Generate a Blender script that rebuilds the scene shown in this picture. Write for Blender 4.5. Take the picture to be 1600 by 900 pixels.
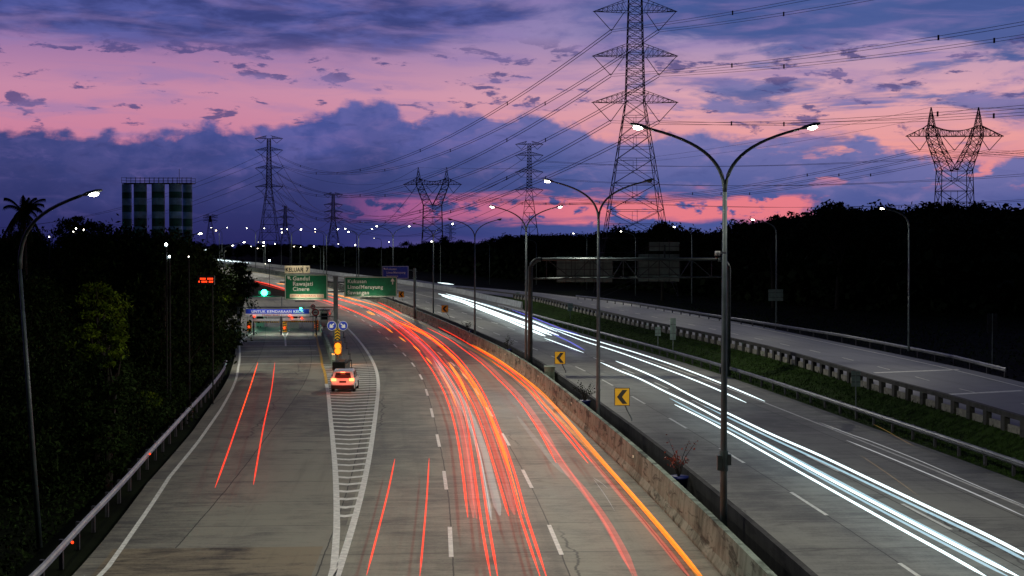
import bpy, math, random
import numpy as np
from mathutils import Vector, Matrix
random.seed(7)
R = math.radians
S = bpy.context.scene
COL = S.collection
for o in list(bpy.data.objects): bpy.data.objects.remove(o)

# ------------------------------------------------------------------ camera
F = 2073.0; CX, CY, HOR = 800.0, 450.0, 402.0; H = 10.0
PITCH = math.atan((CY-HOR)/F)
cam = bpy.data.cameras.new('camera'); camo = bpy.data.objects.new('camera', cam); COL.objects.link(camo)
camo.location = (0, 0, H); camo.rotation_euler = (R(90)-PITCH, 0, 0)
cam.sensor_width = 36; cam.lens = F/1600*36; cam.clip_start = .1; cam.clip_end = 8000
S.camera = camo
S.view_settings.view_transform = 'Standard'; S.view_settings.look = 'None'
S.view_settings.exposure = 0.0; S.view_settings.gamma = 1.0; S.view_settings.use_curve_mapping = False

S.cycles.transparent_max_bounces = 48; S.cycles.max_bounces = 8
# ------------------------------------------------------------------ node helpers
def lin(r, g, b):
    f = lambda c: (c/255)/12.92 if c/255 <= .04045 else ((c/255+.055)/1.055)**2.4
    return (f(r), f(g), f(b), 1)
class V:
    """tiny wrapper so that shader maths reads like maths"""
    def __init__(s, nt, sock): s.nt, s.k = nt, sock
    def _b(s, op, o, rev=False):
        n = s.nt.nodes.new('ShaderNodeMath'); n.operation = op
        a, b = (o, s) if rev else (s, o)
        for i, q in enumerate((a, b)):
            if isinstance(q, V): s.nt.links.new(q.k, n.inputs[i])
            elif q is not None: n.inputs[i].default_value = q
        return V(s.nt, n.outputs[0])
    def __add__(s, o): return s._b('ADD', o)
    __radd__ = __add__
    def __sub__(s, o): return s._b('SUBTRACT', o)
    def __rsub__(s, o): return s._b('SUBTRACT', o, True)
    def __mul__(s, o): return s._b('MULTIPLY', o)
    __rmul__ = __mul__
    def __truediv__(s, o): return s._b('DIVIDE', o)
    def __rtruediv__(s, o): return s._b('DIVIDE', o, True)
    def f(s, op, o=None): return s._b(op, o)
    def ss(s, a, b, lo=0., hi=1.):
        n = s.nt.nodes.new('ShaderNodeMapRange'); n.interpolation_type = 'SMOOTHSTEP'
        s.nt.links.new(s.k, n.inputs[0])
        for i, q in ((1, a), (2, b)):
            if isinstance(q, V): s.nt.links.new(q.k, n.inputs[i])
            else: n.inputs[i].default_value = q
        n.inputs[3].default_value = lo; n.inputs[4].default_value = hi
        return V(s.nt, n.outputs[0])
def comb(nt, x, y, z=0.):
    n = nt.nodes.new('ShaderNodeCombineXYZ')
    for i, q in enumerate((x, y, z)):
        if isinstance(q, V): nt.links.new(q.k, n.inputs[i])
        else: n.inputs[i].default_value = q
    return n.outputs[0]
def noise(nt, vec, scale=1., detail=4., rough=.5, dist=0.):
    n = nt.nodes.new('ShaderNodeTexNoise'); nt.links.new(vec, n.inputs['Vector'])
    n.inputs['Scale'].default_value = scale; n.inputs['Detail'].default_value = detail
    n.inputs['Roughness'].default_value = rough; n.inputs['Distortion'].default_value = dist
    return V(nt, n.outputs['Fac'])
def mixc(nt, f, a, b):
    n = nt.nodes.new('ShaderNodeMix'); n.data_type = 'RGBA'
    for i, q in ((0, f), (6, a), (7, b)):
        if isinstance(q, V): nt.links.new(q.k, n.inputs[i])
        elif hasattr(q, 'is_linked'): nt.links.new(q, n.inputs[i])
        else: n.inputs[i].default_value = q
    return n.outputs[2]
def ramp(nt, fac, stops):
    n = nt.nodes.new('ShaderNodeValToRGB'); nt.links.new(fac.k, n.inputs[0])
    e = n.color_ramp.elements
    while len(e) < len(stops): e.new(.5)
    for el, (p, c) in zip(e, stops): el.position = p; el.color = c
    return n.outputs[0]
def fcurve(nt, fac, pts):
    n = nt.nodes.new('ShaderNodeFloatCurve'); nt.links.new(fac.k, n.inputs['Value'])
    c = n.mapping.curves[0]
    c.points[0].location = pts[0]; c.points[1].location = pts[-1]
    for p in pts[1:-1]: c.points.new(*p)
    n.mapping.update(); return V(nt, n.outputs[0])

# ------------------------------------------------------------------ world: dusk sky
W = bpy.data.worlds.new('World'); S.world = W; W.use_nodes = True
nt = W.node_tree; nt.nodes.clear()
tc = nt.nodes.new('ShaderNodeTexCoord'); sp = nt.nodes.new('ShaderNodeSeparateXYZ')
nt.links.new(tc.outputs['Generated'], sp.inputs[0])
dx, dy, dz = (V(nt, sp.outputs[i]) for i in range(3))
A = dx.f('ARCTAN2', dy)*57.2958          # azimuth, degrees right of the road axis
E = dz.f('ARCSINE')*57.2958              # elevation, degrees
An = (A+25.)/50.; 
def pa(px): return (math.degrees(math.atan((px-CX)/F))+25)/50
def pe(py): return (HOR-py)*.0276
En = E/14.
def en(py): return max(0, min(1, pe(py)/14))
# clear sky behind the clouds, warm towards the right
left = ramp(nt, En, [(0, lin(95,70,125)), (en(330), lin(165,90,138)), (en(230), lin(202,124,154)), (en(150), lin(196,134,165)), (en(60), lin(130,106,165)), (1, lin(62,70,140))])
right = ramp(nt, En, [(0, lin(165,95,140)), (en(350), lin(205,112,142)), (en(310), lin(238,126,130)), (en(230), lin(232,154,154)), (en(150), lin(216,162,176)), (en(60), lin(150,136,182)), (1, lin(75,90,165))])
base = mixc(nt, An.ss(pa(250), pa(1200)), left, right)
# upper stratus sheets
v1 = comb(nt, A*.16, E*.62, 3.1); n1 = noise(nt, v1, 1.0, 6, .56, .5)
v1b = comb(nt, A*.42, E*1.5, 9.3); n1b = noise(nt, v1b, 1.0, 6, .6, .3)
hi_l = fcurve(nt, An, [(0, 1.), (pa(0), 1.), (pa(250), .95), (pa(480), .85), (pa(620), .75), (pa(740), .40), (pa(860), .25), (pa(1000), .6), (pa(1150), .62), (pa(1300), .6), (pa(1600), .52), (1, .5)])
thr = E.ss(7.4, 10.2)                       # more cloud towards the top
m1 = (n1*.85 + n1b*.35 + thr*(hi_l*.55) - .22).ss(.50, .72)
m1 = m1 * E.ss(7.2, 9.6)
c_hi = mixc(nt, n1b.ss(.35, .7), lin(42,55,118), lin(74,84,154))
col = mixc(nt, m1*.95, base, c_hi)
# right-hand streaky clouds between the pink
v2 = comb(nt, A*.13+4.7, E*.75+1.3, 5.2); n2 = noise(nt, v2, 1.0, 7, .58, .6)
m2 = (n2 + n1b*.22).ss(.60, .70) * E.ss(3.4, 4.6) * An.ss(pa(820), pa(1080))
col = mixc(nt, m2*.9, col, mixc(nt, n1b.ss(.3, .7), lin(66,84,148), lin(110,112,170)))
m2b = (n2*.55 + n1*.55 + thr*.2).ss(.60, .72) * E.ss(5.5, 7.5) * An.ss(pa(850), pa(1050))
col = mixc(nt, m2b*.85, col, lin(62,84,146))
# small dark fragments
v3 = comb(nt, A*.55+1.7, E*1.9, 1.2); n3 = noise(nt, v3, 1.0, 7, .62, .25)
v3b = comb(nt, A*.25+.6, E*.5+7., 4.2); n3b = noise(nt, v3b, 1.0, 2, .5)
m3 = (n3 + n3b*.25 + An.ss(pa(500), pa(150))*.02).ss(.695, .77) * E.ss(4.6, 5.6) * E.ss(9.6, 8.4)
col = mixc(nt, m3*.85, col, lin(68,66,126))
# thin pink-violet veils
n4 = noise(nt, comb(nt, A*.22+8., E*1.4+2., 2.), 1.0, 5, .55, .4)
col = mixc(nt, n4.ss(.44, .72)*.55, col, lin(140,118,174))
# cumulus bank with a billowing top edge
prof = [(0, 210), (pa(0), 214), (pa(130), 216), (pa(260), 214), (pa(330), 198), (pa(385), 208), (pa(420), 200), (pa(450), 192), (pa(500), 178), (pa(540), 170), (pa(565), 157), (pa(600), 158), (pa(625), 176), (pa(655), 188), (pa(690), 178), (pa(740), 176), (pa(790), 186), (pa(850), 178), (pa(900), 200), (pa(960), 222), (pa(1030), 215), (pa(1100), 208), (pa(1180), 222), (pa(1250), 226), (pa(1290), 236), (pa(1340), 222), (pa(1400), 240), (pa(1480), 258), (pa(1600), 250), (1, 250)]
top = fcurve(nt, An, [(a, pe(y)/14) for a, y in prof])*14.
nb = noise(nt, comb(nt, A*.9, E*1.25, .3), 1.0, 8, .56, .15)
vb = nt.nodes.new('ShaderNodeTexVoronoi'); vb.feature = 'SMOOTH_F1'; nt.links.new(comb(nt, A*1.1, E*1.5, .7), vb.inputs['Vector']); vb.inputs['Scale'].default_value = 1.1
vbd = V(nt, vb.outputs['Distance'])
nw = noise(nt, comb(nt, A*.35, E*1.1, 12.), 1.0, 9, .68, .6)
d = top - E + (nb-.5)*1.25 + (nw-.5)*.9 - (vbd-.4)*.5
mb = d.ss(-.14, .32)
depth = (top-E)
nbig = noise(nt, comb(nt, A*.16+2., E*.7, 6.), 1.0, 5, .55, .4)
bankL = mixc(nt, (depth+(nbig-.5)*3.4).ss(.2, 3.6), mixc(nt, nb.ss(.35,.65), lin(60,74,146), lin(88,90,160)), lin(28,46,108))
bankR = mixc(nt, (depth+(nbig-.5)*3.2).ss(-.4, 3.2), lin(106,108,168), lin(60,82,148))
bank = mixc(nt, (An+(nbig-.5)*.25).ss(pa(420), pa(1080)), bankL, bankR)
bank = mixc(nt, An.ss(pa(560), pa(-150))*.75, bank, lin(28,43,100))
bank = mixc(nt, E.ss(2.4, .2)*An.ss(pa(700), pa(350)), bank, lin(28,36,92))
puff = noise(nt, comb(nt, A*.55+5., E*1.5, 15.), 1.0, 8, .6, .5)
bank = mixc(nt, puff.ss(.50, .72)*depth.ss(5.5, .3)*.45, bank, mixc(nt, An.ss(pa(300), pa(1100)), lin(104,92,158), lin(150,126,176)))
bank = mixc(nt, puff.ss(.46, .28)*.45, bank, mixc(nt, An.ss(pa(300), pa(1100)), lin(26,40,98), lin(56,72,136)))
# holes in the bank on the right where the pink shows
hole = (noise(nt, comb(nt, A*.3+3.3, E*1.0+5.1, 2.2), 1.0, 6, .58, .3)).ss(.56, .62)*An.ss(pa(1180), pa(1330))*E.ss(2.6, 3.6)
col = mixc(nt, mb*(1.-hole*.9), col, bank)
# low glowing strip under the bank
strip_lo = fcurve(nt, An, [(0, .5), (pa(500), .5), (pa(700), .5), (pa(1000), .45), (pa(1250), .5), (1, .5)])
nl = noise(nt, comb(nt, A*.30+1., E*1.9, 8.), 1.0, 7, .58, .35)
nl2 = noise(nt, comb(nt, A*.8+1., E*1.6, 8.), 1.0, 7, .58, .2)
se = E + (nl-.5)*1.6
sm = se.ss(1.25, 1.8)*se.ss(2.85, 2.35)*An.ss(pa(500), pa(640))*(An+(nl2-.5)*.10).ss(pa(1290), pa(1235))
sm = sm*(nl2.ss(.62, .52))
strip = mixc(nt, An.ss(pa(560), pa(1000)), lin(150,82,142), lin(232,122,134))
col = mixc(nt, sm*.95, col, strip)
sky_l = E + (nl-.5)*1.0
low = (sky_l.ss(1.2, .4)*An.ss(pa(480), pa(700)))*.55
col = mixc(nt, low, col, lin(92,78,142))
# left of the frame the clouds stay dark blue; behind the viewer a plain dusk blue
behind = dy.ss(.35, -.2)
col = mixc(nt, behind, col, lin(22,25,30))
col = mixc(nt, E.ss(14., 40.), col, lin(28,36,56))
col = mixc(nt, E.ss(0., -1.5), col, lin(8,9,16))
nis = nt.nodes.new('ShaderNodeTexSky'); nis.sky_type = 'NISHITA'; nis.sun_disc = False
nis.sun_elevation = R(-3); nis.sun_rotation = R(15)
bgn = nt.nodes.new('ShaderNodeBackground'); bgn.inputs[1].default_value = .05; nt.links.new(nis.outputs[0], bgn.inputs[0])
bg = nt.nodes.new('ShaderNodeBackground'); nt.links.new(col, bg.inputs[0]); bg.inputs[1].default_value = 1.0
ad = nt.nodes.new('ShaderNodeAddShader'); nt.links.new(bg.outputs[0], ad.inputs[0]); nt.links.new(bgn.outputs[0], ad.inputs[1])
wo = nt.nodes.new('ShaderNodeOutputWorld'); nt.links.new(ad.outputs[0], wo.inputs[0])
sl = bpy.data.lights.new('sun', 'SUN'); sl.energy = .03; sl.angle = R(10); sl.color = (1, .55, .5)
so = bpy.data.objects.new('sun', sl); COL.objects.link(so); so.rotation_euler = (R(-87), 0, R(-15))
LAMP_W = 7900.0          # watts of one median lamp head
LAMP_COL = (1.0, .965, .80)

# ------------------------------------------------------------------ materials
def newmat(name):
    m = bpy.data.materials.new(name); m.use_nodes = True
    return m, m.node_tree, m.node_tree.nodes['Principled BSDF']
def simple(name, c, rough=.6, metal=0., var=.25, scale=3., bump=0.):
    m, t, b = newmat(name)
    g = t.nodes.new('ShaderNodeNewGeometry'); n = noise(t, g.outputs['Position'], scale, 5, .6)
    c4 = (c[0], c[1], c[2], 1); dk = tuple(x*(1-var) for x in c)+(1,); lt = tuple(min(1, x*(1+var)) for x in c)+(1,)
    t.links.new(mixc(t, n.ss(.3, .7), dk, lt), b.inputs['Base Color'])
    b.inputs['Roughness'].default_value = rough; b.inputs['Metallic'].default_value = metal
    if bump:
        bp = t.nodes.new('ShaderNodeBump'); bp.inputs['Strength'].default_value = bump
        t.links.new(n.k, bp.inputs['Height']); t.links.new(bp.outputs[0], b.inputs['Normal'])
    return m
def glow(name, c, s, alpha=1., sample=False):
    m = bpy.data.materials.new(name); m.use_nodes = True; t = m.node_tree; t.nodes.clear()
    e = t.nodes.new('ShaderNodeEmission'); e.inputs[0].default_value = (c[0], c[1], c[2], 1); e.inputs[1].default_value = s
    o = t.nodes.new('ShaderNodeOutputMaterial'); out = e.outputs[0]
    if alpha < 1:
        tr = t.nodes.new('ShaderNodeBsdfTransparent'); mx = t.nodes.new('ShaderNodeMixShader'); mx.inputs[0].default_value = alpha
        t.links.new(tr.outputs[0], mx.inputs[1]); t.links.new(out, mx.inputs[2]); out = mx.outputs[0]
    t.links.new(out, o.inputs[0])
    m.cycles.emission_sampling = 'AUTO' if sample else 'NONE'
    return m
def airglow(name, c, s, tint=(1,1,1)):
    """light hanging in the air: adds to what is behind it and casts no shadow"""
    m = bpy.data.materials.new(name); m.use_nodes = True; t = m.node_tree; t.nodes.clear()
    e = t.nodes.new('ShaderNodeEmission'); e.inputs[0].default_value = (c[0], c[1], c[2], 1); e.inputs[1].default_value = s
    tr = t.nodes.new('ShaderNodeBsdfTransparent'); tr.inputs[0].default_value = tint+(1,); a = t.nodes.new('ShaderNodeAddShader'); o = t.nodes.new('ShaderNodeOutputMaterial')
    t.links.new(e.outputs[0], a.inputs[0]); t.links.new(tr.outputs[0], a.inputs[1]); t.links.new(a.outputs[0], o.inputs[0])
    m.cycles.emission_sampling = 'NONE'; return m
def road_mat(name, c0, c1, slab_w=3.65, slab_l=5., joint=.6, stain=.5, u0=0.):
    m, t, b = newmat(name)
    uv = t.nodes.new('ShaderNodeUVMap'); uv.uv_map = 'UVMap'
    s = t.nodes.new('ShaderNodeSeparateXYZ'); t.links.new(uv.outputs[0], s.inputs[0])
    u, v = V(t, s.outputs[0]), V(t, s.outputs[1])
    uu = u-u0
    su = (uu/slab_w).f('FLOOR'); sv = (v/slab_l).f('FLOOR'); sv3 = (v/(slab_l*5)).f('FLOOR')
    wn = t.nodes.new('ShaderNodeTexWhiteNoise'); t.links.new(comb(t, su, sv, 1.), wn.inputs['Vector'])
    wn2 = t.nodes.new('ShaderNodeTexWhiteNoise'); t.links.new(comb(t, su, sv3, 5.), wn2.inputs['Vector'])
    wn3 = t.nodes.new('ShaderNodeTexWhiteNoise'); t.links.new(comb(t, su, 3.3, 8.), wn3.inputs['Vector'])
    slab = V(t, wn.outputs[0])*.30 + V(t, wn2.outputs[0])*.65 + V(t, wn3.outputs[0])*.45 - .2
    big = noise(t, comb(t, u*.12, v*.06, 0), 1, 5, .6, .3)
    tr = noise(t, comb(t, u*.22, v*1.5, 2.), 1, 6, .65, .5)        # transverse broom and dirt streaks
    tr2 = noise(t, comb(t, u*.9, v*4.5, 7.), 1, 4, .6, .2)
    fine = noise(t, comb(t, u, v, 2.), 9, 5, .75)
    wheel = ((uu/slab_w).f('FRACT')*6.2832*2.).f('COSINE')      # two tyre tracks per lane
    med = noise(t, comb(t, u*.45, v*.5, 14.), 1, 6, .68, .8)
    f = slab*.42 + (big-.5)*1.0*stain*2 + (tr-.5)*1.25*stain + (tr2-.5)*.8*stain + (fine-.5)*.8 + (med-.5)*1.3*stain
    col = mixc(t, (f+.38).ss(.0, .95), c0+(1,), c1+(1,))
    drip = noise(t, comb(t, u*.16, v*.55, 21.), 1, 7, .7, 1.2).ss(.58, .70)
    col = mixc(t, drip*.38*stain*2, col, (c0[0]*.55, c0[1]*.55, c0[2]*.55, 1))
    # joints and cracks
    wob = (noise(t, comb(t, u*.5, v*.5, 4.), 1, 4, .7)-.5)*.10
    ju = (((uu/slab_w)+wob*.25).f('FRACT')-.5).f('ABSOLUTE'); jv = (((v+wob)/slab_l).f('FRACT')-.5).f('ABSOLUTE')
    jm = (ju.ss(.5-.035/slab_w, .5-.012/slab_w)).f('MAXIMUM', jv.ss(.5-.055/slab_l, .5-.018/slab_l)*.75)
    col = mixc(t, jm*joint, col, (.010, .010, .008, 1))
    cw = (u+(noise(t, comb(t, v*.22, 3., 1.), 1, 8, .72)-.5)*2.2); ck = ((cw/7.3).f('FRACT')-.5).f('ABSOLUTE').ss(.009, .003)*noise(t, comb(t, u*.1, v*.03, 31.), 1, 2, .5).ss(.5, .58)
    col = mixc(t, ck*.75, col, (.012, .012, .010, 1))
    oil = noise(t, comb(t, u*1.1, v*.05, 41.), 1, 5, .6).ss(.50, .72)
    col = mixc(t, oil*.30, col, (c0[0]*.6, c0[1]*.6, c0[2]*.62, 1))
    spots = noise(t, comb(t, u*1.4, v*1.2, 11.), 1, 3, .5).ss(.70, .78)
    col = mixc(t, spots*.35, col, (.02, .02, .018, 1))
    t.links.new(col, b.inputs['Base Color'])
    rr = (big*.35+tr*.2+.42); t.links.new(rr.k, b.inputs['Roughness'])
    bp = t.nodes.new('ShaderNodeBump'); bp.inputs['Strength'].default_value = .35; bp.inputs['Distance'].default_value = .02
    t.links.new((fine*.5+tr2*.5).k, bp.inputs['Height']); t.links.new(bp.outputs[0], b.inputs['Normal'])
    return m
def stained(name, c, dirt, streak=.6):
    """concrete with dark vertical rain streaks and mould patches"""
    m, t, b = newmat(name)
    g = t.nodes.new('ShaderNodeNewGeometry'); s = t.nodes.new('ShaderNodeSeparateXYZ'); t.links.new(g.outputs['Position'], s.inputs[0])
    x, y, z = (V(t, s.outputs[i]) for i in range(3))
    st = noise(t, comb(t, x*2.2, y*2.2, z*.35), 1, 6, .65)
    mo = noise(t, g.outputs['Position'], .45, 7, .65, .5)
    fi = noise(t, g.outputs['Position'], 9, 4, .7)
    col = mixc(t, (st*.6+mo*.55+fi*.12).ss(.50, .82), c+(1,), dirt+(1,))
    blk = noise(t, comb(t, x*.5, y*.5, z*2.5), 1, 7, .7, .6).ss(.52, .62)
    col = mixc(t, blk*streak, col, tuple(q*.35 for q in dirt)+(1,))
    t.links.new(col, b.inputs['Base Color']); b.inputs['Roughness'].default_value = .85
    bp = t.nodes.new('ShaderNodeBump'); bp.inputs['Strength'].default_value = .3; t.links.new(fi.k, bp.inputs['Height']); t.links.new(bp.outputs[0], b.inputs['Normal'])
    return m
def leafmat(name, c, var=.5):
    m, t, b = newmat(name)
    oi = t.nodes.new('ShaderNodeObjectInfo'); g = t.nodes.new('ShaderNodeNewGeometry')
    n = noise(t, g.outputs['Position'], .9, 3, .6); r = V(t, g.outputs['Random Per Island'])
    dk = tuple(x*(1-var) for x in c)+(1,); lt = tuple(x*(1+var) for x in c)+(1,)
    col = mixc(t, (n*.6+r*.5+V(t, oi.outputs['Random'])*.15).ss(.3, .9), dk, lt)
    t.links.new(col, b.inputs['Base Color']); b.inputs['Roughness'].default_value = .55
    b.inputs['Roughness'].default_value = .9; b.inputs['Specular IOR Level'].default_value = .03
    return m
M = {}
M['road'] = road_mat('concrete_road', (.085,.083,.068), (.29,.285,.225), u0=-.4, stain=.85, joint=.85)
M['exit_road'] = road_mat('exit_concrete', (.07,.067,.055), (.25,.24,.19), slab_w=5.2, u0=-12.0, stain=.9, joint=.85)
M['opp_road'] = road_mat('grey_concrete', (.085,.086,.080), (.27,.27,.24), u0=3.2, stain=.85, joint=.85)
M['ramp_road'] = road_mat('ramp_asphalt', (.14,.145,.17), (.24,.245,.28), joint=.2)
M['patch'] = road_mat('brown_patch', (.030,.024,.014), (.24,.20,.13), stain=1.15, slab_w=40, joint=.1)
M['wear'] = simple('white_paint_worn', (.74,.74,.69), .6, var=.2, scale=4)
M['yellow_paint'] = simple('yellow_paint', (.62,.36,.03), .6, var=.25, scale=3)
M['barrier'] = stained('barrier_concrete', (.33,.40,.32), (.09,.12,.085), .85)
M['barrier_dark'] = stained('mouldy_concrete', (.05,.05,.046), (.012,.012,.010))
M['wall_pale'] = stained('pale_parapet_concrete', (.42,.44,.48), (.25,.27,.30), .25)
M['kerb_grey'] = simple('kerb_concrete', (.22,.21,.18), .9, var=.3)
M['pole_black'] = simple('near_black_pole_steel', (.012,.012,.013), .9)  # near-black base colour for thin posts
M['soil'] = simple('median_soil', (.018,.016,.012), .95, var=.5, scale=3, bump=.5)
M['grass'] = simple('verge_grass', (.026,.050,.012), .95, var=.6, scale=2.2, bump=.6)
M['ground'] = simple('dark_field', (.008,.011,.005), .95, var=.5, scale=.15)
for k_ in ('soil','grass','ground'): M[k_].node_tree.nodes['Principled BSDF'].inputs['Specular IOR Level'].default_value = .03
M['pole_dark'] = simple('weathered_pole_steel', (.040,.058,.066), .5, .2)
M['galv'] = simple('galvanised_steel', (.13,.165,.18), .55, .2, var=.2, scale=2)
M['rail'] = simple('guard_rail_steel', (.20,.21,.22), .45, .4, var=.25, scale=1.2)
M['steel_dark'] = simple('dark_steel', (.05,.05,.06), .6, .3)
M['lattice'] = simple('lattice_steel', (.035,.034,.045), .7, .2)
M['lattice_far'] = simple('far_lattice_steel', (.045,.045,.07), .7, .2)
M['wire'] = simple('aluminium_conductor', (.03,.03,.04), .6, .2)
M['leaf'] = leafmat('dark_leaf', (.012,.022,.006), .7); M['leaf_lamplit'] = leafmat('lamplit_leaf_colour', (.052,.080,.006), .75)  # the lime leaf colour has the lamplight on shrub tops painted in
M['leaf_far'] = leafmat('far_leaf', (.016,.024,.012), .7); M['palm'] = leafmat('palm_leaf', (.015,.022,.010))
M['bark'] = simple('bark', (.016,.013,.010), .9, scale=5)
M['green_sign'] = simple('green_sign_sheet', (.008,.19,.09), .4, var=.12)
M['blue_sign'] = simple('blue_sign_sheet', (.02,.06,.55), .4, var=.12)
M['white_sheet'] = simple('white_sign_sheet', (.88,.88,.85), .4, var=.05)
M['cream_sheet'] = simple('cream_sign_sheet', (.86,.78,.60), .45, var=.08)
M['yellow_sheet'] = simple('yellow_sign_sheet', (.80,.47,.02), .4, var=.08)
M['black_sheet'] = simple('black_sign_sheet', (.012,.012,.012), .5)
M['red_sheet'] = simple('red_sign_sheet', (.55,.02,.02), .45)
M['alu'] = simple('sign_back_aluminium', (.13,.19,.19), .5, .2, var=.25, scale=1.5)
M['plastic_white'] = simple('white_plastic', (.7,.7,.7), .4, var=.05)
M['plastic_blue'] = simple('blue_pot_plastic', (.008,.014,.11), .5, var=.1)
M['car_white'] = simple('white_car_paint', (.72,.72,.72), .25, var=.03)
M['glass'] = simple('dark_car_glass', (.015,.015,.018), .08, var=.1)
M['rubber'] = simple('rubber', (.012,.012,.012), .9)
M['silo_green'] = simple('silo_green_band', (.02,.15,.12), .6, var=.3, scale=.6)
M['silo_white'] = simple('silo_white_band', (.26,.52,.80), .6, var=.3, scale=.6)
M['lamp_on'] = glow('lamp_lens_lit', (1, .93, .74), 40.)
M['lamp_far'] = glow('far_lamp_lens_lit', (1, .95, .80), 22.)
M['lamp_warm'] = glow('warm_far_lens_lit', (1, .80, .50), 9.)
M['lamp_dim'] = glow('dim_far_lens_lit', (1, .93, .75), 5.)
M['lamp_cold'] = glow('cold_lamp_lens_lit', (.75, .97, 1), 20.)
M['green_on'] = glow('green_signal_lit', (.02, 1., .42), 30.)
M['amber_on'] = glow('amber_flasher_lit', (1, .21, .012), 2.6)
M['red_on'] = glow('red_lens_lit', (1, .03, .008), 6.)
M['tail_on'] = glow('tail_lamp_lit', (1, .13, .04), 9.)
M['led_red'] = glow('red_led_and_reflector_glow', (1, .05, .01), 2.2)
M['reflector'] = simple('amber_reflector', (.9,.6,.2), .2)

# ------------------------------------------------------------------ mesh builder
class MB:
    def __init__(s): s.v = []; s.f = []; s.uv = None
    def add(s, vs, fs):
        b = len(s.v); s.v += [tuple(q) for q in vs]; s.f += [tuple(i+b for i in f) for f in fs]
    def box(s, c, sz, rz=0., rx=0.):
        x, y, z = sz[0]/2, sz[1]/2, sz[2]/2
        m = Matrix.Rotation(rz, 3, 'Z') @ Matrix.Rotation(rx, 3, 'X'); c = Vector(c)
        vs = [c+m@Vector(p) for p in ((-x,-y,-z),(x,-y,-z),(x,y,-z),(-x,y,-z),(-x,-y,z),(x,-y,z),(x,y,z),(-x,y,z))]
        s.add(vs, [(0,3,2,1),(4,5,6,7),(0,1,5,4),(1,2,6,5),(2,3,7,6),(3,0,4,7)]); return s
    def tube(s, pts, r, n=8, cap=True, flat=1.):
        pts = [Vector(p) for p in pts]; k = len(pts)
        rs = r if hasattr(r, '__len__') else [r]*k
        rings = []
        for i, p in enumerate(pts):
            t = (pts[min(i+1, k-1)]-pts[max(i-1, 0)])
            if t.length < 1e-9: t = Vector((0,0,1))
            t.normalize()
            up = Vector((0,0,1)) if abs(t.z) < .95 else Vector((0,1,0))
            a = t.cross(up).normalized(); b = a.cross(t).normalized()
            rings.append([p + a*math.cos(2*math.pi*j/n+math.pi/n)*rs[i] + b*math.sin(2*math.pi*j/n+math.pi/n)*rs[i]*flat for j in range(n)])
        vs = [q for rg in rings for q in rg]
        fs = [(i*n+j, i*n+(j+1)%n, (i+1)*n+(j+1)%n, (i+1)*n+j) for i in range(k-1) for j in range(n)]
        if cap: fs += [tuple(range(n-1,-1,-1)), tuple((k-1)*n+j for j in range(n))]
        s.add(vs, fs); return s
    def bar(s, a, b, r): return s.tube([a, b], r, 4, True)
    def prism(s, poly, y0, y1, m=None):
        """poly in (x,z) extruded along y"""
        n = len(poly); vs = [Vector((x, y0, z)) for x, z in poly]+[Vector((x, y1, z)) for x, z in poly]
        if m: vs = [m@q for q in vs]
        s.add(vs, [tuple(range(n)), tuple(range(2*n-1, n-1, -1))]+[(i, i+n, (i+1)%n+n, (i+1)%n) for i in range(n)]); return s
    def sphere(s, c, r, n=10, m=6, sc=(1,1,1)):
        vs = []; c = Vector(c)
        for i in range(m+1):
            th = math.pi*i/m
            for j in range(n):
                ph = 2*math.pi*j/n
                vs.append(c+Vector((r*sc[0]*math.sin(th)*math.cos(ph), r*sc[1]*math.sin(th)*math.sin(ph), r*sc[2]*math.cos(th))))
        s.add(vs, [(i*n+j, (i+1)*n+j, (i+1)*n+(j+1)%n, i*n+(j+1)%n) for i in range(m) for j in range(n)]); return s
    def build(s, name, mat, parent=None, smooth=False, loc=None, rz=None):
        me = bpy.data.meshes.new(name); me.from_pydata(s.v, [], s.f); me.update()
        if s.uv:
            l = me.uv_layers.new(name='UVMap')
            for lp in me.loops: l.data[lp.index].uv = s.uv[lp.vertex_index]
        if smooth: me.polygons.foreach_set('use_smooth', [True]*len(me.polygons))
        me.materials.append(mat)
        o = bpy.data.objects.new(name, me); COL.objects.link(o)
        if parent: o.parent = parent
        if loc is not None: o.location = loc
        if rz is not None: o.rotation_euler.z = rz
        return o
def thing(name, label, cat, loc=(0,0,0), rz=0., group=None):
    o = bpy.data.objects.new(name, None); o.empty_display_size = .3; COL.objects.link(o)
    o.location = loc; o.rotation_euler.z = rz; o['label'] = label; o['category'] = cat
    if group: o['group'] = group
    return o
def tag(o, label, cat, group=None, kind=None):
    if label: o['label'] = label
    if cat: o['category'] = cat
    if group: o['group'] = group
    if kind: o['kind'] = kind
    return o
def struct(o): o['kind'] = 'structure'; return o
def child(name, mesh, parent, loc=(0,0,0), rz=0.):
    o = bpy.data.objects.new(name, mesh); COL.objects.link(o); o.parent = parent; o.location = loc; o.rotation_euler.z = rz; return o
KIDS = {}
def copy_tree(src, loc, rz=0., label=None, group=None, scale=None):
    kids = [o for o in src.children] if src.name not in KIDS else KIDS[src.name]
    KIDS[src.name] = kids
    r = src.copy(); COL.objects.link(r); r.location = loc; r.rotation_euler.z = rz
    if label: r['label'] = label
    if group: r['group'] = group
    if scale: r.scale = scale
    for ch in kids:
        c = ch.copy(); COL.objects.link(c); c.parent = r
        for g in ch.children:
            q = g.copy(); COL.objects.link(q); q.parent = c
    return r
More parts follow.
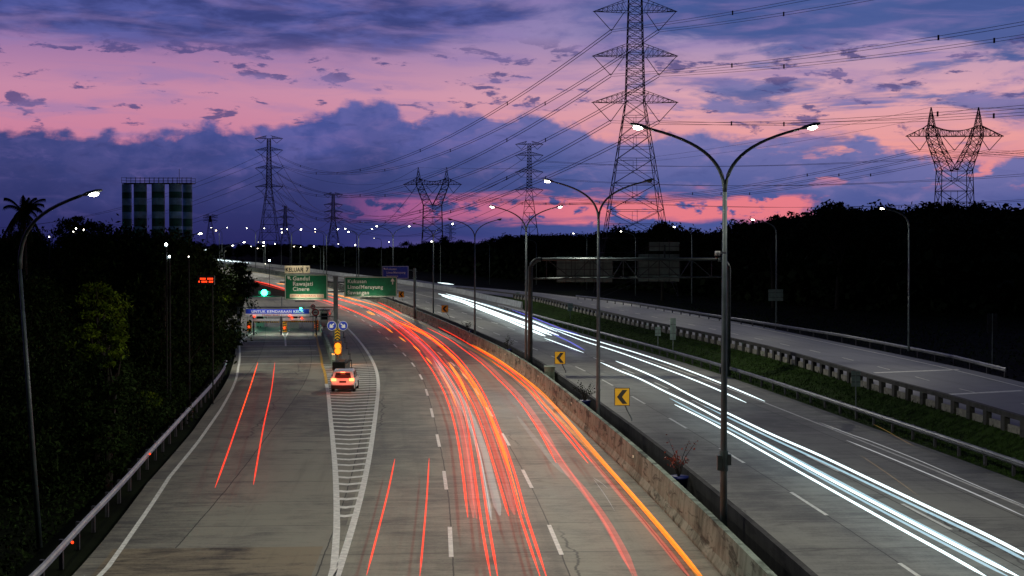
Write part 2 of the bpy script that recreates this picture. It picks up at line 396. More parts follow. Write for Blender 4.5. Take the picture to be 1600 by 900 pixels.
def text_mesh(txt, size, mat, parent, loc, bold=0., align='LEFT', rz=0., name='lettering', sx=1.):
    """raised lettering standing upright, facing -Y of its parent"""
    cu = bpy.data.curves.new('lettering', 'FONT'); cu.body = txt; cu.size = size; cu.align_x = align; cu.extrude = .006; cu.offset = bold
    cu.space_character = 1.08
    to = bpy.data.objects.new('lettering', cu); COL.objects.link(to)
    dg = bpy.context.evaluated_depsgraph_get(); dg.update()
    me = bpy.data.meshes.new_from_object(to.evaluated_get(dg)); bpy.data.objects.remove(to)
    me.transform(Matrix.Rotation(R(90), 4, 'X') @ Matrix.Diagonal((sx,1,1,1)))
    me.materials.clear(); me.materials.append(mat)
    o = bpy.data.objects.new(name, me); COL.objects.link(o); o.parent = parent; o.location = loc; return o

# ------------------------------------------------------------------ where the road runs
def smooth_tab(pts, lo, hi, win=0):
    ys = np.arange(lo, hi+1, 1.0); p = np.array(pts, float)
    n = len(p); h = np.diff(p[:,0]); a = p[:,1]
    Am = np.zeros((n,n)); bv = np.zeros(n); Am[0,0] = Am[-1,-1] = 1
    for i in range(1,n-1):
        Am[i,i-1] = h[i-1]; Am[i,i] = 2*(h[i-1]+h[i]); Am[i,i+1] = h[i]
        bv[i] = 3*((a[i+1]-a[i])/h[i]-(a[i]-a[i-1])/h[i-1])
    c = np.linalg.solve(Am, bv); out = []
    for y in ys:
        i = min(max(int(np.searchsorted(p[:,0], y)-1), 0), n-2); d_ = y-p[i,0]
        b = (a[i+1]-a[i])/h[i]-h[i]*(2*c[i]+c[i+1])/3; dd = (c[i+1]-c[i])/(3*h[i])
        out.append(a[i]+b*d_+c[i]*d_**2+dd*d_**3)
    out = np.array(out)
    if win:
        k = np.ones(win)/win; pad = np.pad(out, win//2, mode='reflect', reflect_type='odd'); out = np.convolve(pad, k, 'valid')[:len(ys)]
    return ys, out
REFP = [(-40,6.6),(0,7.0),(20,6.75),(41.6,5.88),(54.7,5.12),(66.9,4.2),(90,2.2),(109,.42),(145,-4.6),(171,-9.0),(207,-16),(243,-23.9),(300,-37.5),(345,-50.5),(400,-69.5),(450,-89.5),(520,-121),(600,-160),(700,-213),(850,-295)]
RY, RX = smooth_tab(REFP, -40, 850, 21)
ZP = [(-40,0),(100,0),(160,.08),(200,.45),(240,1.0),(300,1.8),(345,2.7),(400,4.0),(500,6.6),(650,10.6),(850,16.)]
ZY, ZZ = smooth_tab(ZP, -40, 850, 31)
def zr(y): return float(np.interp(y, ZY, ZZ))
dX = np.gradient(RX, RY); SS = np.concatenate([[0], np.cumsum(np.hypot(np.diff(RX), np.diff(RY)))])
SS -= np.interp(0, RY, SS)
def pt(s, t, z=0.):
    y = float(np.interp(s, SS, RY)); x = float(np.interp(s, SS, RX)); g = float(np.interp(s, SS, dX)); q = math.hypot(1, g)
    X, Y = x+t/q, y-t*g/q
    return Vector((X, Y, zr(Y)+z))
def heading(s): return math.atan(-float(np.interp(s, SS, dX)))      # rotation about Z of the road direction
def st(X, Y):
    d2 = (RX-X)**2+(RY-Y)**2; i = int(np.argmin(d2)); g = dX[i]; q = math.hypot(1, g)
    ax, ay = g/q, 1/q; ddx, ddy = X-RX[i], Y-RY[i]
    return SS[i]+ddx*ax+ddy*ay, ddx*ay-ddy*ax
def ray(px, py):
    a = (px-CX)/F; b = (CY-py)/F; c, s_ = math.cos(PITCH), math.sin(PITCH)
    return Vector((a, c+b*s_, b*c-s_))
def at(px, py, Y):
    r = ray(px, py); r = r*(Y/r.y); return Vector((r.x, Y, H+r.z))
def gr(px, py, z=0., flat=False):
    r = ray(px, py); r = r/r.y; lo, hi = 15., 845.
    for _ in range(50):
        m = (lo+hi)/2
        if H+r.z*m > (0 if flat else zr(m))+z: lo = m
        else: hi = m
    return Vector((r.x*lo, lo, H+r.z*lo))
def px_st(pts, z=0.):
    out = []
    for p in pts:
        q = gr(p[0], p[1], z); out.append(st(q.x, q.y))
    return sorted(out)
def lat(tab):           # lateral offset as a smooth function of s
    a = np.array(tab); 
    return lambda s: float(np.interp(s, a[:,0], a[:,1]))
def cr(pts, n=8):        # Catmull-Rom through 3-D points
    pts = [Vector(p) for p in pts]; out = []
    P = [pts[0]*2-pts[1]]+pts+[pts[-1]*2-pts[-2]]
    for i in range(1, len(P)-2):
        for k in range(n):
            u = k/n; a, b, c, d_ = P[i-1], P[i], P[i+1], P[i+2]
            out.append(.5*((2*b)+(c-a)*u+(2*a-5*b+4*c-d_)*u*u+(3*b-a-3*c+d_)*u**3))
    out.append(pts[-1]); return out
def strip(name, s0, s1, t0, t1, mat, z=0., step=2., nt_=4, parent=None):
    """a sheet following the road between two lateral offsets (numbers or functions of s)"""
    f0 = t0 if callable(t0) else (lambda s: t0); f1 = t1 if callable(t1) else (lambda s: t1)
    n = max(1, int(round((s1-s0)/step))); mb = MB(); mb.uv = []
    for i in range(n+1):
        s = s0+(s1-s0)*i/n
        for j in range(nt_+1):
            t = f0(s)+(f1(s)-f0(s))*j/nt_; mb.v.append(tuple(pt(s, t, z(s, t) if callable(z) else z))); mb.uv.append((t, s))
    w = nt_+1
    mb.f = [(i*w+j, i*w+j+1, (i+1)*w+j+1, (i+1)*w+j) for i in range(n) for j in range(nt_)]
    return mb.build(name, mat, parent, smooth=True)

# ------------------------------------------------------------------ ground and roads
def ground_sheet():
    mb = MB(); mb.uv = []
    xs = [-3000,-1500,-800,-500]+list(range(-400,401,20))+[500,800,1500,3000]; ys = [-200,-100]+list(range(-40,851,10))+[1000,1500,2500,4000,6000]
    for y in ys:
        for x in xs:
            z = zr(min(max(y,-40),850))-.22 if y <= 850 else 16-.22
            r_ = float(np.interp(y, RY, RX))
            off = x-r_
            if off < -45: z -= min(3.5, (-off-45)*.05)
            if off > 70: z += 0
            if y > 850: z = 16*max(0, 1-(y-850)/700)-.22-2
            mb.v.append((x, y, z)); mb.uv.append((x, y))
    w = len(xs); mb.f = [(j*w+i, j*w+i+1, (j+1)*w+i+1, (j+1)*w+i) for j in range(len(ys)-1) for i in range(w-1)]
    struct(mb.build('ground', M['ground'], smooth=True))
ground_sheet()
struct(strip('main_road', -10, 820, -11.6, .75, M['road'], 0.))
edge_t = lat(px_st([(1600,752),(1440,694),(1320,648),(1192,596),(1120,580),(1000,544),(900,515),(840,490),(815,476)])+[])
es = px_st([(1600,752),(1440,694),(1320,648),(1192,596),(1000,544),(900,514)])
tE = 17.8
wall_px = [(815,472),(770,463),(720,452),(667,443),(610,435),(538,427),(443,415),(370,407),(300,400),(230,394)]
wst = px_st(wall_px, 1.0)
tW = lat([(0,tE),(180,tE),(wst[0][0]-25,19.5)]+wst+[(820, wst[-1][1])])
struct(strip('opposite_road', -10, 820, 2.3, tW, M['opp_road'], 0., nt_=6))
struct(strip('median', -10, 820, .75, 2.3, M['soil'], lambda s, t: .25 if .8 < t < 2.2 else -.02, nt_=4))
# exit road with the toll lanes
left_px = [(115,898),(165,840),(230,755),(300,675),(345,610),(362,575),(368,540),(378,528)]
Lst = px_st(left_px); print('left', [(round(a), round(b,1)) for a,b in Lst])
tL = lat([(-10, Lst[0][1]+1), (20, Lst[0][1]+.5)]+Lst+[(200, -31.), (300, -33.)])
struct(strip('exit_road', -10, 290, lambda s: tL(s), -11.6, M['exit_road'], 0.002, nt_=6))
struct(strip('brown_road_patch', 22, 46.3, lambda s: tL(s)+.6, -12.15, M['patch'], .006, nt_=6))
# ramp road on the right
ZRMP = 1.1
rn = [(1600,652),(1480,617),(1360,586),(1200,541),(1100,519),(1000,499),(900,477),(840,463),(760,450),(700,443)]
rf = [(1600,606),(1480,576),(1312,540),(1180,512),(1100,497),(1000,479),(900,464),(840,455),(760,446),(700,440)]
Nst = px_st(rn, ZRMP+.85); Fst = px_st(rf, ZRMP)
tN = lat([(-10, Nst[0][1]+1), (40, Nst[0][1])]+Nst); tF = lat([(-10, Fst[0][1]+1), (60, Fst[0][1])]+Fst)
print('ramp', [(round(a),round(b,1)) for a,b in Nst], [(round(a),round(b,1)) for a,b in Fst]); print('wall', [(round(a),round(b,1)) for a,b in wst])
def rz_(s): return ZRMP*(1-max(0, min(1, (s-230)/120)))+.02
struct(strip('ramp_road', 20, 380, lambda s: tN(s)+.25, lambda s: max(tF(s), tN(s)+4)+1.4, M['ramp_road'], lambda s, t: rz_(s), nt_=3))
def verge_z(s, t):
    a, b = tE if s < 200 else tW(s), tN(s)-.1
    k = max(0, min(1, (t-a)/(max(b-a, .1)))); return (rz_(s)-.08)*k**1.5-.03-.25*math.sin(math.pi*k)
struct(strip('grass_verge', -10, 330, lambda s: min(tW(s), 40)-.05, lambda s: max(tN(s)+.3, tW(s)+.2), M['grass'], verge_z, nt_=10))
struct(strip('ramp_embankment', 20, 380, lambda s: max(tF(s), tN(s)+4)+1.3, lambda s: max(tF(s), tN(s)+4)+9, M['ground'], lambda s, t: rz_(s)-.02-(.0 if t < max(tF(s), tN(s)+4)+2 else .6), nt_=3))
# paint
def zpaint(s): return .006+.004*min(3, s/120)
def painted(name, spans, w, mat):
    mb = MB()
    for s0, s1, tf in spans:
        n = max(1, int((s1-s0)/3)); b = len(mb.v)
        for i in range(n+1):
            s = s0+(s1-s0)*i/n; t = tf(s) if callable(tf) else tf; ww = w*(1+.25*min(1, s/250))
            mb.v += [tuple(pt(s, t-ww/2, zpaint(s))), tuple(pt(s, t+ww/2, zpaint(s)))]
        mb.f += [(b+2*i, b+2*i+1, b+2*i+3, b+2*i+2) for i in range(n)]
    return struct(mb.build(name, mat))
def dash_spans(t, ph, s1=560, on=5., per=13.): return [(s, s+on, t) for s in np.arange(ph, s1, per)]
def tpx(l, z=0.): return px_st(l, z)
d0 = st(*gr(882,867).xy)[0]; painted('lane_dashes', dash_spans(-4.05, d0-13*4-5*0), .15, M['wear'])
d1 = st(*gr(703,765).xy)[0]; painted('lane_dashes', dash_spans(-7.75, d1-13*3), .15, M['wear'])
painted('median_edge_line', [(-5, 700, 0.)], .22, M['yellow_paint'])
Est = px_st([(528,898),(550,830),(572,760),(588,700),(595,650),(594,605),(585,575),(565,545),(545,514)])
print('E', [(round(a),round(b,1)) for a,b in Est])
tR = lambda s: -11.35
painted('gore_right_line', [(10, 215, tR)], .24, M['wear'])
Dst = px_st([(521,898),(526,830),(525,760),(521,700),(516,650),(510,600)])
Dy = px_st([(510,600),(503,570),(497,540),(493,522)])
print('D', [(round(a),round(b,1)) for a,b in Dst], [(round(a),round(b,1)) for a,b in Dy])
tD = lat([(10, -11.4)]+Dst+Dy)
painted('gore_left_line', [(10, Dst[-1][0], tD)], .24, M['wear'])
painted('toll_lane_yellow_line', [(Dy[0][0], Dy[-1][0], tD)], .20, M['yellow_paint'])
Bst = px_st([(160,898),(215,820),(265,745),(310,690),(345,640),(366,600),(372,575),(374,540),(380,530),(400,517)])
tB = lat(Bst); painted('exit_edge_line', [(Bst[0][0]-20, Bst[-1][0], tB)], .17, M['wear'])
# chevrons of the gore
mb = MB(); s = st(*gr(560, 806).xy)[0]
while s < 127:
    a, b = tD(s)+.12, tR(s)-.12
    if b-a > .3:
        m_ = a+(b-a)*.42; v_ = min(.55, (b-a)*.2); w_ = .25; base = len(mb.v)
        for t_, o_ in ((a, 0), (m_, -v_), (b, .12)):
            mb.v += [tuple(pt(s+o_-w_, t_, zpaint(s)+.003)), tuple(pt(s+o_+w_, t_, zpaint(s)+.003))]
        mb.f += [(base, base+2, base+3, base+1), (base+2, base+4, base+5, base+3)]
    s += 1.85
struct(mb.build('gore_chevrons', M['wear']))
mb = MB()
for y_ in (534, 541, 549, 557, 569):
    a = gr(374, y_); b = gr(494 if y_ < 550 else 502, y_-1); sa = st(*a.xy)[0]; 
    mb.add([a+Vector((0,-.13,.012)), b+Vector((0,-.13,.012)), b+Vector((0,.17,.012)), a+Vector((0,.17,.012))], [(0,1,2,3)])
struct(mb.build('toll_lane_cross_lines', M['wear']))
painted('opposite_lane_dashes', dash_spans(6.85, st(*gr(1307,805).xy)[0]-39), .15, M['wear'])
painted('opposite_lane_dashes', dash_spans(10.6, st(*gr(958,565).xy)[0]-13*9), .15, M['wear'])
painted('opposite_edge_line', [(-5, 700, lambda s: 15.2 if s < 200 else 15.2)], .16, M['wear'])
painted('opposite_inner_line', [(-5, 700, 2.95)], .14, M['wear'])
def ramp_paint(name, spans, w):
    mb = MB()
    for s0, s1, tf in spans:
        n = max(1, int((s1-s0)/3)); b = len(mb.v)
        for i in range(n+1):
            s = s0+(s1-s0)*i/n; t = tf(s); mb.v += [tuple(pt(s, t-w/2, rz_(s)+.012)), tuple(pt(s, t+w/2, rz_(s)+.012))]
        mb.f += [(b+2*i, b+2*i+1, b+2*i+3, b+2*i+2) for i in range(n)]
    return struct(mb.build(name, M['wear']))
ramp_paint('ramp_edge_line', [(60, 330, tF)], .18); 
ramp_paint('ramp_lane_dashes', [(s, s+3, lambda q: (tN(q)+tF(q))/2+.4) for s in np.arange(66, 300, 9)], .14)
mb = MB()
for (x0,y0,x1,y1) in ((1368,583,1500,578),(1487,617,1600,611)):
    a, b = gr(x0,y0,ZRMP+.02), gr(x1,y1,ZRMP+.02); mb.add([a, b, b+Vector((0,.7,0)), a+Vector((0,.7,0))], [(0,1,2,3)])
struct(mb.build('ramp_cross_lines', M['wear']))

# ------------------------------------------------------------------ barriers
def sweep(name, s0, s1, t, prof, mat, parent=None, step=3., zoff=None, gap=None):
    """profile of (dt, z) points swept along the road; closed solid"""
    mb = MB(); k = len(prof); n = max(1, int((s1-s0)/step)); tf = t if callable(t) else (lambda s: t)
    for i in range(n+1):
        s = s0+(s1-s0)*i/n
        for (a, z) in prof: mb.v.append(tuple(pt(s, tf(s)+a, z+(zoff(s) if zoff else 0))))
    mb.f = [(i*k+j, i*k+(j+1)%k, (i+1)*k+(j+1)%k, (i+1)*k+j) for i in range(n) for j in range(k)]
    mb.f += [tuple(range(k-1,-1,-1)), tuple(n*k+j for j in range(k))]
    return mb.build(name, mat, parent)
nj = [(-.30,0),(-.30,.10),(-.17,.36),(-.09,1.28),(.12,1.28),(.16,0)]
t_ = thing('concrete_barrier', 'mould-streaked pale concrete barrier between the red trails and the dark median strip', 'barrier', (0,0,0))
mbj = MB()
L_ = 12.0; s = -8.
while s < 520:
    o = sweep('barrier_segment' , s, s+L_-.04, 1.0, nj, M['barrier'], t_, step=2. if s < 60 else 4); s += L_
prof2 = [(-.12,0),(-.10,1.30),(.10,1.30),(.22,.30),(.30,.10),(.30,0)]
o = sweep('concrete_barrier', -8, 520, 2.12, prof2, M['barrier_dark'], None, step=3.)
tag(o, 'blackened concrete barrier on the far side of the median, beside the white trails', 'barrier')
mb = MB()
o = sweep('parapet_wall', wst[0][0], 800, lambda s: tW(s)+.05, [(-.25,0),(-.25,.15),(-.12,1.05),(.12,1.05),(.2,0)], M['wall_pale'], None, step=4)
tag(o, 'long pale concrete parapet wall edging the far curve of the opposite road', 'wall')
# guard rails
def guard_rail(name, label, s0, s1, tf, post_step, zoff=None, h=.78, side=-1, arc=None, mat='rail'):
    t = thing(name, label, 'guard rail')
    w = [(0,h),(side*.05,h-.04),(side*.09,h-.10),(side*.02,h-.155),(side*.09,h-.21),(side*.05,h-.27),(0,h-.31),(-side*.03,h-.27),(-side*.03,h-.04)]
    sweep('beam', s0, s1, tf, w, M[mat], t, step=1.5 if s1-s0 < 150 else 3, zoff=zoff)
    pm = MB().box((0,0,h/2-.1), (.12,.15,h+.2)); src = None
    for s in np.arange(s0+.5, s1, post_step):
        p = pt(s, tf(s)-side*.10, zoff(s) if zoff else 0)
        if src is None: src = pm.build('post', M['steel_dark'], t, loc=p, rz=heading(s))
        else: child('post', src.data, t, p, heading(s))
    return t
grl = px_st([(54,894),(130,812),(232,704),(290,642),(335,594),(350,573),(354,562)], .75)
print('rail left', [(round(a),round(b,1)) for a,b in grl])
g1 = guard_rail('guard_rail', 'grey steel guard rail along the dark trees on the left of the exit road', grl[0][0]-14, grl[-1][0], lat([(0, grl[0][1]+.3)]+grl), 3., side=1)
for q in ((232,709),(110,847)):
    p = gr(q[0], q[1], .7); mb = MB().sphere((0,0,0), .05, 8, 5); mb.build('reflector', M['led_red'], g1, loc=p+Vector((.08,-.05,0)))  # reflectors get a red glow of their own in place of returned light
guard_rail('guard_rail', 'long steel guard rail at the foot of the grass verge beside the white trails', 20, 232, lambda s: tE+.45+max(0,(s-190))*.02, 3., side=-1)
gf = px_st([(1180,502),(1319,524),(1492,557),(1572,577),(1100,490),(1000,474),(900,461)], ZRMP+.7)
guard_rail('guard_rail', 'thin steel guard rail beyond the ramp road before the dark field', gf[0][0], gf[-1][0], lat(gf), 4., zoff=rz_, side=-1)
# railing with stub posts between verge and ramp
t_ = thing('concrete_railing', 'dark railing with pale concrete stub posts between grass verge and ramp road', 'railing')
sweep('top_rail', 40, 300, lambda s: tN(s), [(-.14,.62),(-.14,.88),(.14,.88),(.14,.62)], M['barrier_dark'], t_, step=3, zoff=rz_)
src = None; src2 = None
for s in np.arange(60, 255, 2.4):
    p = pt(s, tN(s), rz_(s))
    if src is None:
        src = MB().box((0,0,.1), (.30,.45,1.04)).build('stub_post', M['barrier_dark'], t_, loc=p, rz=heading(s))
        src2 = True
    else: child('stub_post', src.data, t_, p, heading(s))
pan = None
for s in np.arange(61.2, 255, 2.4):
    p = pt(s, tN(s)+.02, rz_(s)-.02)
    if pan is None: pan = MB().box((0,0,.06), (.16,1.35,.46)).build('kerb_block', M['kerb_grey'], t_, loc=p, rz=heading(s))
    else: child('kerb_block', pan.data, t_, p, heading(s))

# ------------------------------------------------------------------ street lamps
def bez(a, b, c, d_, n=12):
    return [((1-u)**3)*Vector(a)+3*u*(1-u)**2*Vector(b)+3*u*u*(1-u)*Vector(c)+u**3*Vector(d_) for u in [i/n for i in range(n+1)]]
SGN = 1.0
def lamp_head(t, tip, dirx, lit, near=True, power=None, far=False):
    ang = 1 if dirx > 0 else -1
    p = Vector(tip)
    mb = MB().tube([p+Vector((-ang*.06,0,-.01)), p+Vector((ang*.06,0,.02)), p+Vector((ang*.22,0,.07)), p+Vector((ang*.52,0,.15)), p+Vector((ang*.70,0,.19))], [.05,.075,.14,.14,.06], 10, True, .5)
    h = mb.build('lamp_head', M['galv'], t)
    ls = .8 if near else .85
    lens = MB().sphere(p+Vector((ang*.42,-.02,.06)), .17*ls, 12, 6, (1.3,.7,.6))
    lens.build('lens', (M['lamp_far'] if far else M['lamp_on']) if lit else M['alu'], h, smooth=True)
    if lit and power:
        l = bpy.data.lights.new('lamp_light', 'SPOT'); l.energy = power; l.color = LAMP_COL; l.spot_size = R(166); l.spot_blend = .9; l.shadow_soft_size = .25
        l.use_nodes = True; q = l.node_tree; em = q.nodes['Emission']; tcn = q.nodes.new('ShaderNodeTexCoord'); sx = q.nodes.new('ShaderNodeSeparateXYZ'); q.links.new(tcn.outputs['Normal'], sx.inputs[0])
        kx, kz = V(q, sx.outputs[0])*SGN, V(q, sx.outputs[2]).f('ABSOLUTE')
        wing = (1./(kz.f('MAXIMUM', .30)*kz.f('MAXIMUM', .30)))*.42            # wide throw along the road, as road luminaires have
        q.links.new((wing*(kx*ang).ss(-.50, -.06, .05, 1.)).k, em.inputs[1])
        lo = bpy.data.objects.new('lamp_light', l); COL.objects.link(lo); lo.parent = t; lo.location = p+Vector((ang*.36,0,-.22)); lo.rotation_euler = (0, R(8)*-ang, 0)
def double_lamp(base, rz, label, lit=(True, True), near=True, power=LAMP_W, hz=14.2, far=False, boxes=False):
    t = thing('street_lamp', label, 'street lamp', base, rz, 'twin-arm street lamps along the median')
    fork = hz-2.1
    MB().tube([(0,0,0),(0,0,fork*.5),(0,0,fork)], [.125,.10,.075], 12).build('pole', M['galv'], t, smooth=True)
    MB().box((0,0,.35), (.42,.42,.5)).build('base_plinth', M['barrier'], t)
    for sgn, l in ((-1, lit[0]), (1, lit[1])):
        pts = bez((0,0,fork), (sgn*.05,0,fork+.9), (sgn*.55,0,hz-.5), (sgn*2.45,0,hz-.02), 14)
        MB().tube(pts, [.07-.025*i/14 for i in range(15)], 8).build('arm', M['galv'], t, smooth=True)
        lamp_head(t, pts[-1], sgn, l, near, power, far)
    if boxes:
        MB().box((-.16,-.05,2.9), (.14,.2,.5)).box((.17,-.03,3.0), (.12,.2,.36)).tube([(0,0,2.62),(0,0,3.3)], .15, 12).build('junction_box', M['alu'], t)
    return t
meds = [(1132,44.0,(1,1)),(935,75.0,(1,0)),(822,112.8,(1,1)),(742,153.5,(0,0)),(677,198,(0,1)),(618,238,(1,1)),(564,290,(1,1)),(512,340,(1,1)),(470,392,(1,1)),(430,445,(1,1)),(392,500,(1,1))]
ords = ['nearest twin-arm grey street lamp on the median, both heads lit', 'second twin-arm street lamp from the camera, only its left head lit', 'third twin-arm street lamp, beside the left post of the sign gantry', 'fourth twin-arm street lamp from the camera, both heads dark', 'fifth twin-arm street lamp from the camera, behind the small chevron sign', 'sixth twin-arm street lamp, rising above the blue direction sign', 'seventh twin-arm street lamp, rising above the right green direction sign', 'eighth twin-arm street lamp, rising between the two green direction signs', 'ninth twin-arm street lamp, rising above the left green direction sign', 'tenth twin-arm street lamp on the far curve', 'farthest twin-arm street lamp on the curve']
for i, ((px, Y, lit), lb) in enumerate(zip(meds, ords)):
    s0 = np.interp(Y, RY, SS); p = pt(s0, 1.45, .25)
    if i < 5: p.x = (px-CX)/F*p.y+ (0 if i else 0)
    double_lamp(p, (0 if i < 3 else heading(s0)*.5), lb, lit, near=i < 3, power=LAMP_W*(1 if i < 6 else 1.2), far=i > 4, boxes=i == 0, hz=14.0 if i < 4 else 14.3)
def single_lamp(base, top, tip, label, lit=True, power=LAMP_W*.5, far=False, near=True, group='single-arm street lamps', mat='galv', light_col=None):
    """base, top of shaft and arm tip are world points"""
    b = Vector(base); t = thing('street_lamp', label, 'street lamp', b, 0, group)
    tp = Vector(top)-b; tipv = Vector(tip)-b; sg = 1 if tipv.x > tp.x else -1
    dx_ = tipv.x-tp.x
    MB().tube([(0,0,0), tp*.5, tp], [.10,.08,.06], 10).build('pole', M[mat], t, smooth=True)
    rise = tipv.z-tp.z
    pts = bez(tp, tp+Vector((0,0,rise*.55)), tp+Vector((dx_*.25,(tipv.y-tp.y)*.3,rise*.8)), tipv, 12)
    MB().tube(pts, [.08-.03*i/12 for i in range(13)], 8).build('arm', M[mat], t, smooth=True)
    lamp_head(t, tipv, sg, lit, near, power, far)
    return t
# left edge lamps
b = gr(62, 855); b.z = 0
single_lamp(b, at(31, 420, 46.), at(126, 306, 43.), 'tall leaning street lamp at far left, its lit arm over the trees', power=LAMP_W*.32, mat='pole_dark')
single_lamp(at(262, 560, 118.)*1, at(262, 398, 118.), at(305, 366, 116.), 'street lamp among the trees right of the striped silos', power=LAMP_W*1.0, mat='pole_dark')
for i, (px, py, Y, bx) in enumerate([(377,379,215,350),(360,384,260,343)]):
    b = at(bx, 402+10/Y*F, Y); single_lamp(b, at(bx, py+14, Y), at(px, py, Y), ['street lamp over the toll plaza beside the distant bridge', 'small street lamp far behind the toll plaza trees'][i], power=LAMP_W*.6, far=True, near=False)
# right ramp lamps
rl = [(1386,326,1420,548,117,'lit street lamp standing at the right beyond the ramp, brightest on that side'), (1182,343,1213,503,160,'lit street lamp beside the flat-topped tree on the right'), (1058,354,1081,474,205,'lit street lamp behind the nearest median lamp and the sign gantry'), (974,361,993,462,250,'lit street lamp at the foot of the largest pylon'), (899,364,917,452,300,'lit street lamp left of the largest pylon above the gantry signs')]
for lx, ly, bx, by, Y, lb in rl:
    single_lamp(at(bx, by, Y), at(bx, ly+30*117/Y, Y), at(lx, ly+1, Y), lb, power=LAMP_W*.45, far=Y > 200, near=Y < 180, group='single-arm street lamps along the ramp')
for bx, ty, by, Y, lb in [(838,375,445,330,'unlit street lamp before the dark wood near the gantry post'), (765,378,445,350,'unlit street lamp before the dark wood, left of the gantry')]:
    single_lamp(at(bx, by, Y), at(bx, ty+8, Y), at(bx-10, ty, Y), lb, lit=False, power=None, near=False, group='single-arm street lamps along the ramp')
# far curve single lamps, both sides
farl = [(441,363,380),(493,362,360),(675,377,345),(585,372,420),(491,385,470),(460,385,520),(470,386,560),(529,381,500),(430,381,480),(403,388,520),(393,385,560),(404,378,450),(412,384,600),(338,360,520),(449,358,640),(415,412,440),(545,362,380)]
for i, (px, py, Y) in enumerate(farl):
    tip = at(px, py, Y); g = zr(Y)-.2; bx = tip.x+2.2
    t = thing('street_lamp', 'small distant street lamp glowing along the far curve of the road', 'street lamp', (bx, Y, g), 0, 'distant lit street lamps on the far curve')
    hgt = tip.z-g
    MB().tube([(0,0,0),(0,0,max(hgt-1.2,1))], [.13,.08], 6).tube(bez((0,0,max(hgt-1.2,1)),(0,0,hgt-.4),(-.6,0,hgt),(-2.2,0,hgt),6), .06, 5).build('pole', M['galv'], t)
    k = .24*(Y/450)*random.uniform(.4,1.15)
    MB().sphere((-2.3,0,hgt-.05), k, 8, 6, (1.1,1,.8)).build('lens', M[('lamp_far','lamp_warm','lamp_far','lamp_dim')[i % 4]], t, smooth=True)
# stray lights of houses and yards
stray = [(260,382,92,.10,'lamp_cold'),(265,401,92,.08,'lamp_cold'),(119,357,150,.08,'lamp_far'),(131,359,150,.07,'lamp_far'),(115,362,150,.05,'lamp_far'),(162,356,150,.08,'lamp_far'),(77,370,100,.04,'lamp_far'),(1312,405,260,.16,'lamp_cold'),(1470,413,250,.16,'lamp_cold'),(1477,420,250,.09,'lamp_cold'),(1222,411,300,.08,'lamp_cold'),(421,407,330,.22,'lamp_cold'),(295,401,92,.03,'lamp_far'),(412,379,700,.4,'lamp_far'),(470,359,700,.3,'lamp_far'),(555,383,700,.3,'lamp_far'),(571,392,600,.25,'lamp_far'),(608,378,700,.2,'lamp_far')]
for px, py, Y, r, m in stray:
    p = at(px, py, Y); gz = -2.
    t = thing('yard_light', 'small bulb shining through the dark trees from a yard beyond', 'light', (p.x, Y, gz), 0, 'stray yard lights among the dark trees')
    MB().tube([(0,0,0),(0,0,p.z-gz-r)], .06, 5).build('pole', M['pole_black'], t)
    MB().sphere((0,-.05,p.z-gz), r, 8, 6).build('bulb', M[m], t, smooth=True)

# ------------------------------------------------------------------ sign gantries
def board(parent, x0, x1, z0, z1, y, mat, border='white_sheet', name='sign_panel', bw=.06):
    f = MB().box(((x0+x1)/2, y, (z0+z1)/2), (x1-x0, .06, z1-z0)).build(name, M[mat], parent)
    mb = MB()
    for (a, b, c, d_) in ((x0+.05,x1-.05,z1-.05-bw,z1-.05),(x0+.05,x1-.05,z0+.05,z0+.05+bw),(x0+.05,x0+.05+bw,z0+.05+bw,z1-.05-bw),(x1-.05-bw,x1-.05,z0+.05+bw,z1-.05-bw)):
        mb.box(((a+b)/2, y-.036, (c+d_)/2), (b-a, .012, d_-c))
    if border: mb.build('border', M[border], f)
    return f
def arrow(parent, c, L, ang, mat, y=-.04, w=.16):
    """flat arrow sheet facing -Y, pointing at ang radians from up, counter-clockwise"""
    pts = [(-w*.5,-.5),(w*.5,-.5),(w*.5,.02),(w*1.6,-.12),(w*1.6,.16),(0,.5),(-w*1.6,.16),(-w*1.6,-.12),(-w*.5,.02)]
    ca, sa = math.cos(ang), math.sin(ang)
    poly = [(c[0]+L*(x*ca-z*sa), c[1]+L*(x*sa+z*ca)) for x, z in pts]
    return MB().prism(poly, y-.012, y).build('arrow', M[mat], parent)
Yg = 148.; fz = F/Yg
X = lambda px: (px-CX)/fz
Z = lambda py: H+(HOR-py)/fz
t = thing('sign_gantry', 'thick grey post carrying two green direction boards before the toll lanes', 'sign gantry', (X(524.5), Yg, 0))
ox = X(524.5)
MB().box((0,0,Z(433)/2), (.46,.40,Z(433))).box((0,0,Z(432.5)), (.62,.55,.12)).build('post', M['galv'], t)
MB().box((0,.12,Z(441)), (X(622)-X(446),.16,.16)).box(((X(534)-ox),.12,Z(456)), (X(622)-X(500),.14,.14)).build('cross_beam', M['galv'], t)
f = board(t, X(445)-ox, X(512)-ox, Z(468.5), Z(428.5), -.05, 'green_sign')
arrow(f, (X(452)-ox, Z(434.5)), .62, R(45), 'white_sheet', y=-.085)
for i, w_ in enumerate(('Gandul', 'Rawajati', 'Cinere')): text_mesh(w_, .62, M['white_sheet'], f, (X(457.5)-ox, -.09, Z(438+i*8.2)), .013)
q = MB().box(((X(479.5)-ox), -.09, Z(462.3)), (X(506)-X(453), .02, .42)).build('strip_panel', M['cream_sheet'], f)
text_mesh('UNTUK KENDARAAN KECIL', .30, M['red_sheet'], q, (X(454.5)-ox, -.105, Z(463.8)), .004, sx=.90)
f = board(t, X(538)-ox, X(620.5)-ox, Z(464), Z(432), -.05, 'green_sign')
arrow(f, (X(613.5)-ox, Z(439.5)), .72, 0, 'white_sheet', y=-.085)
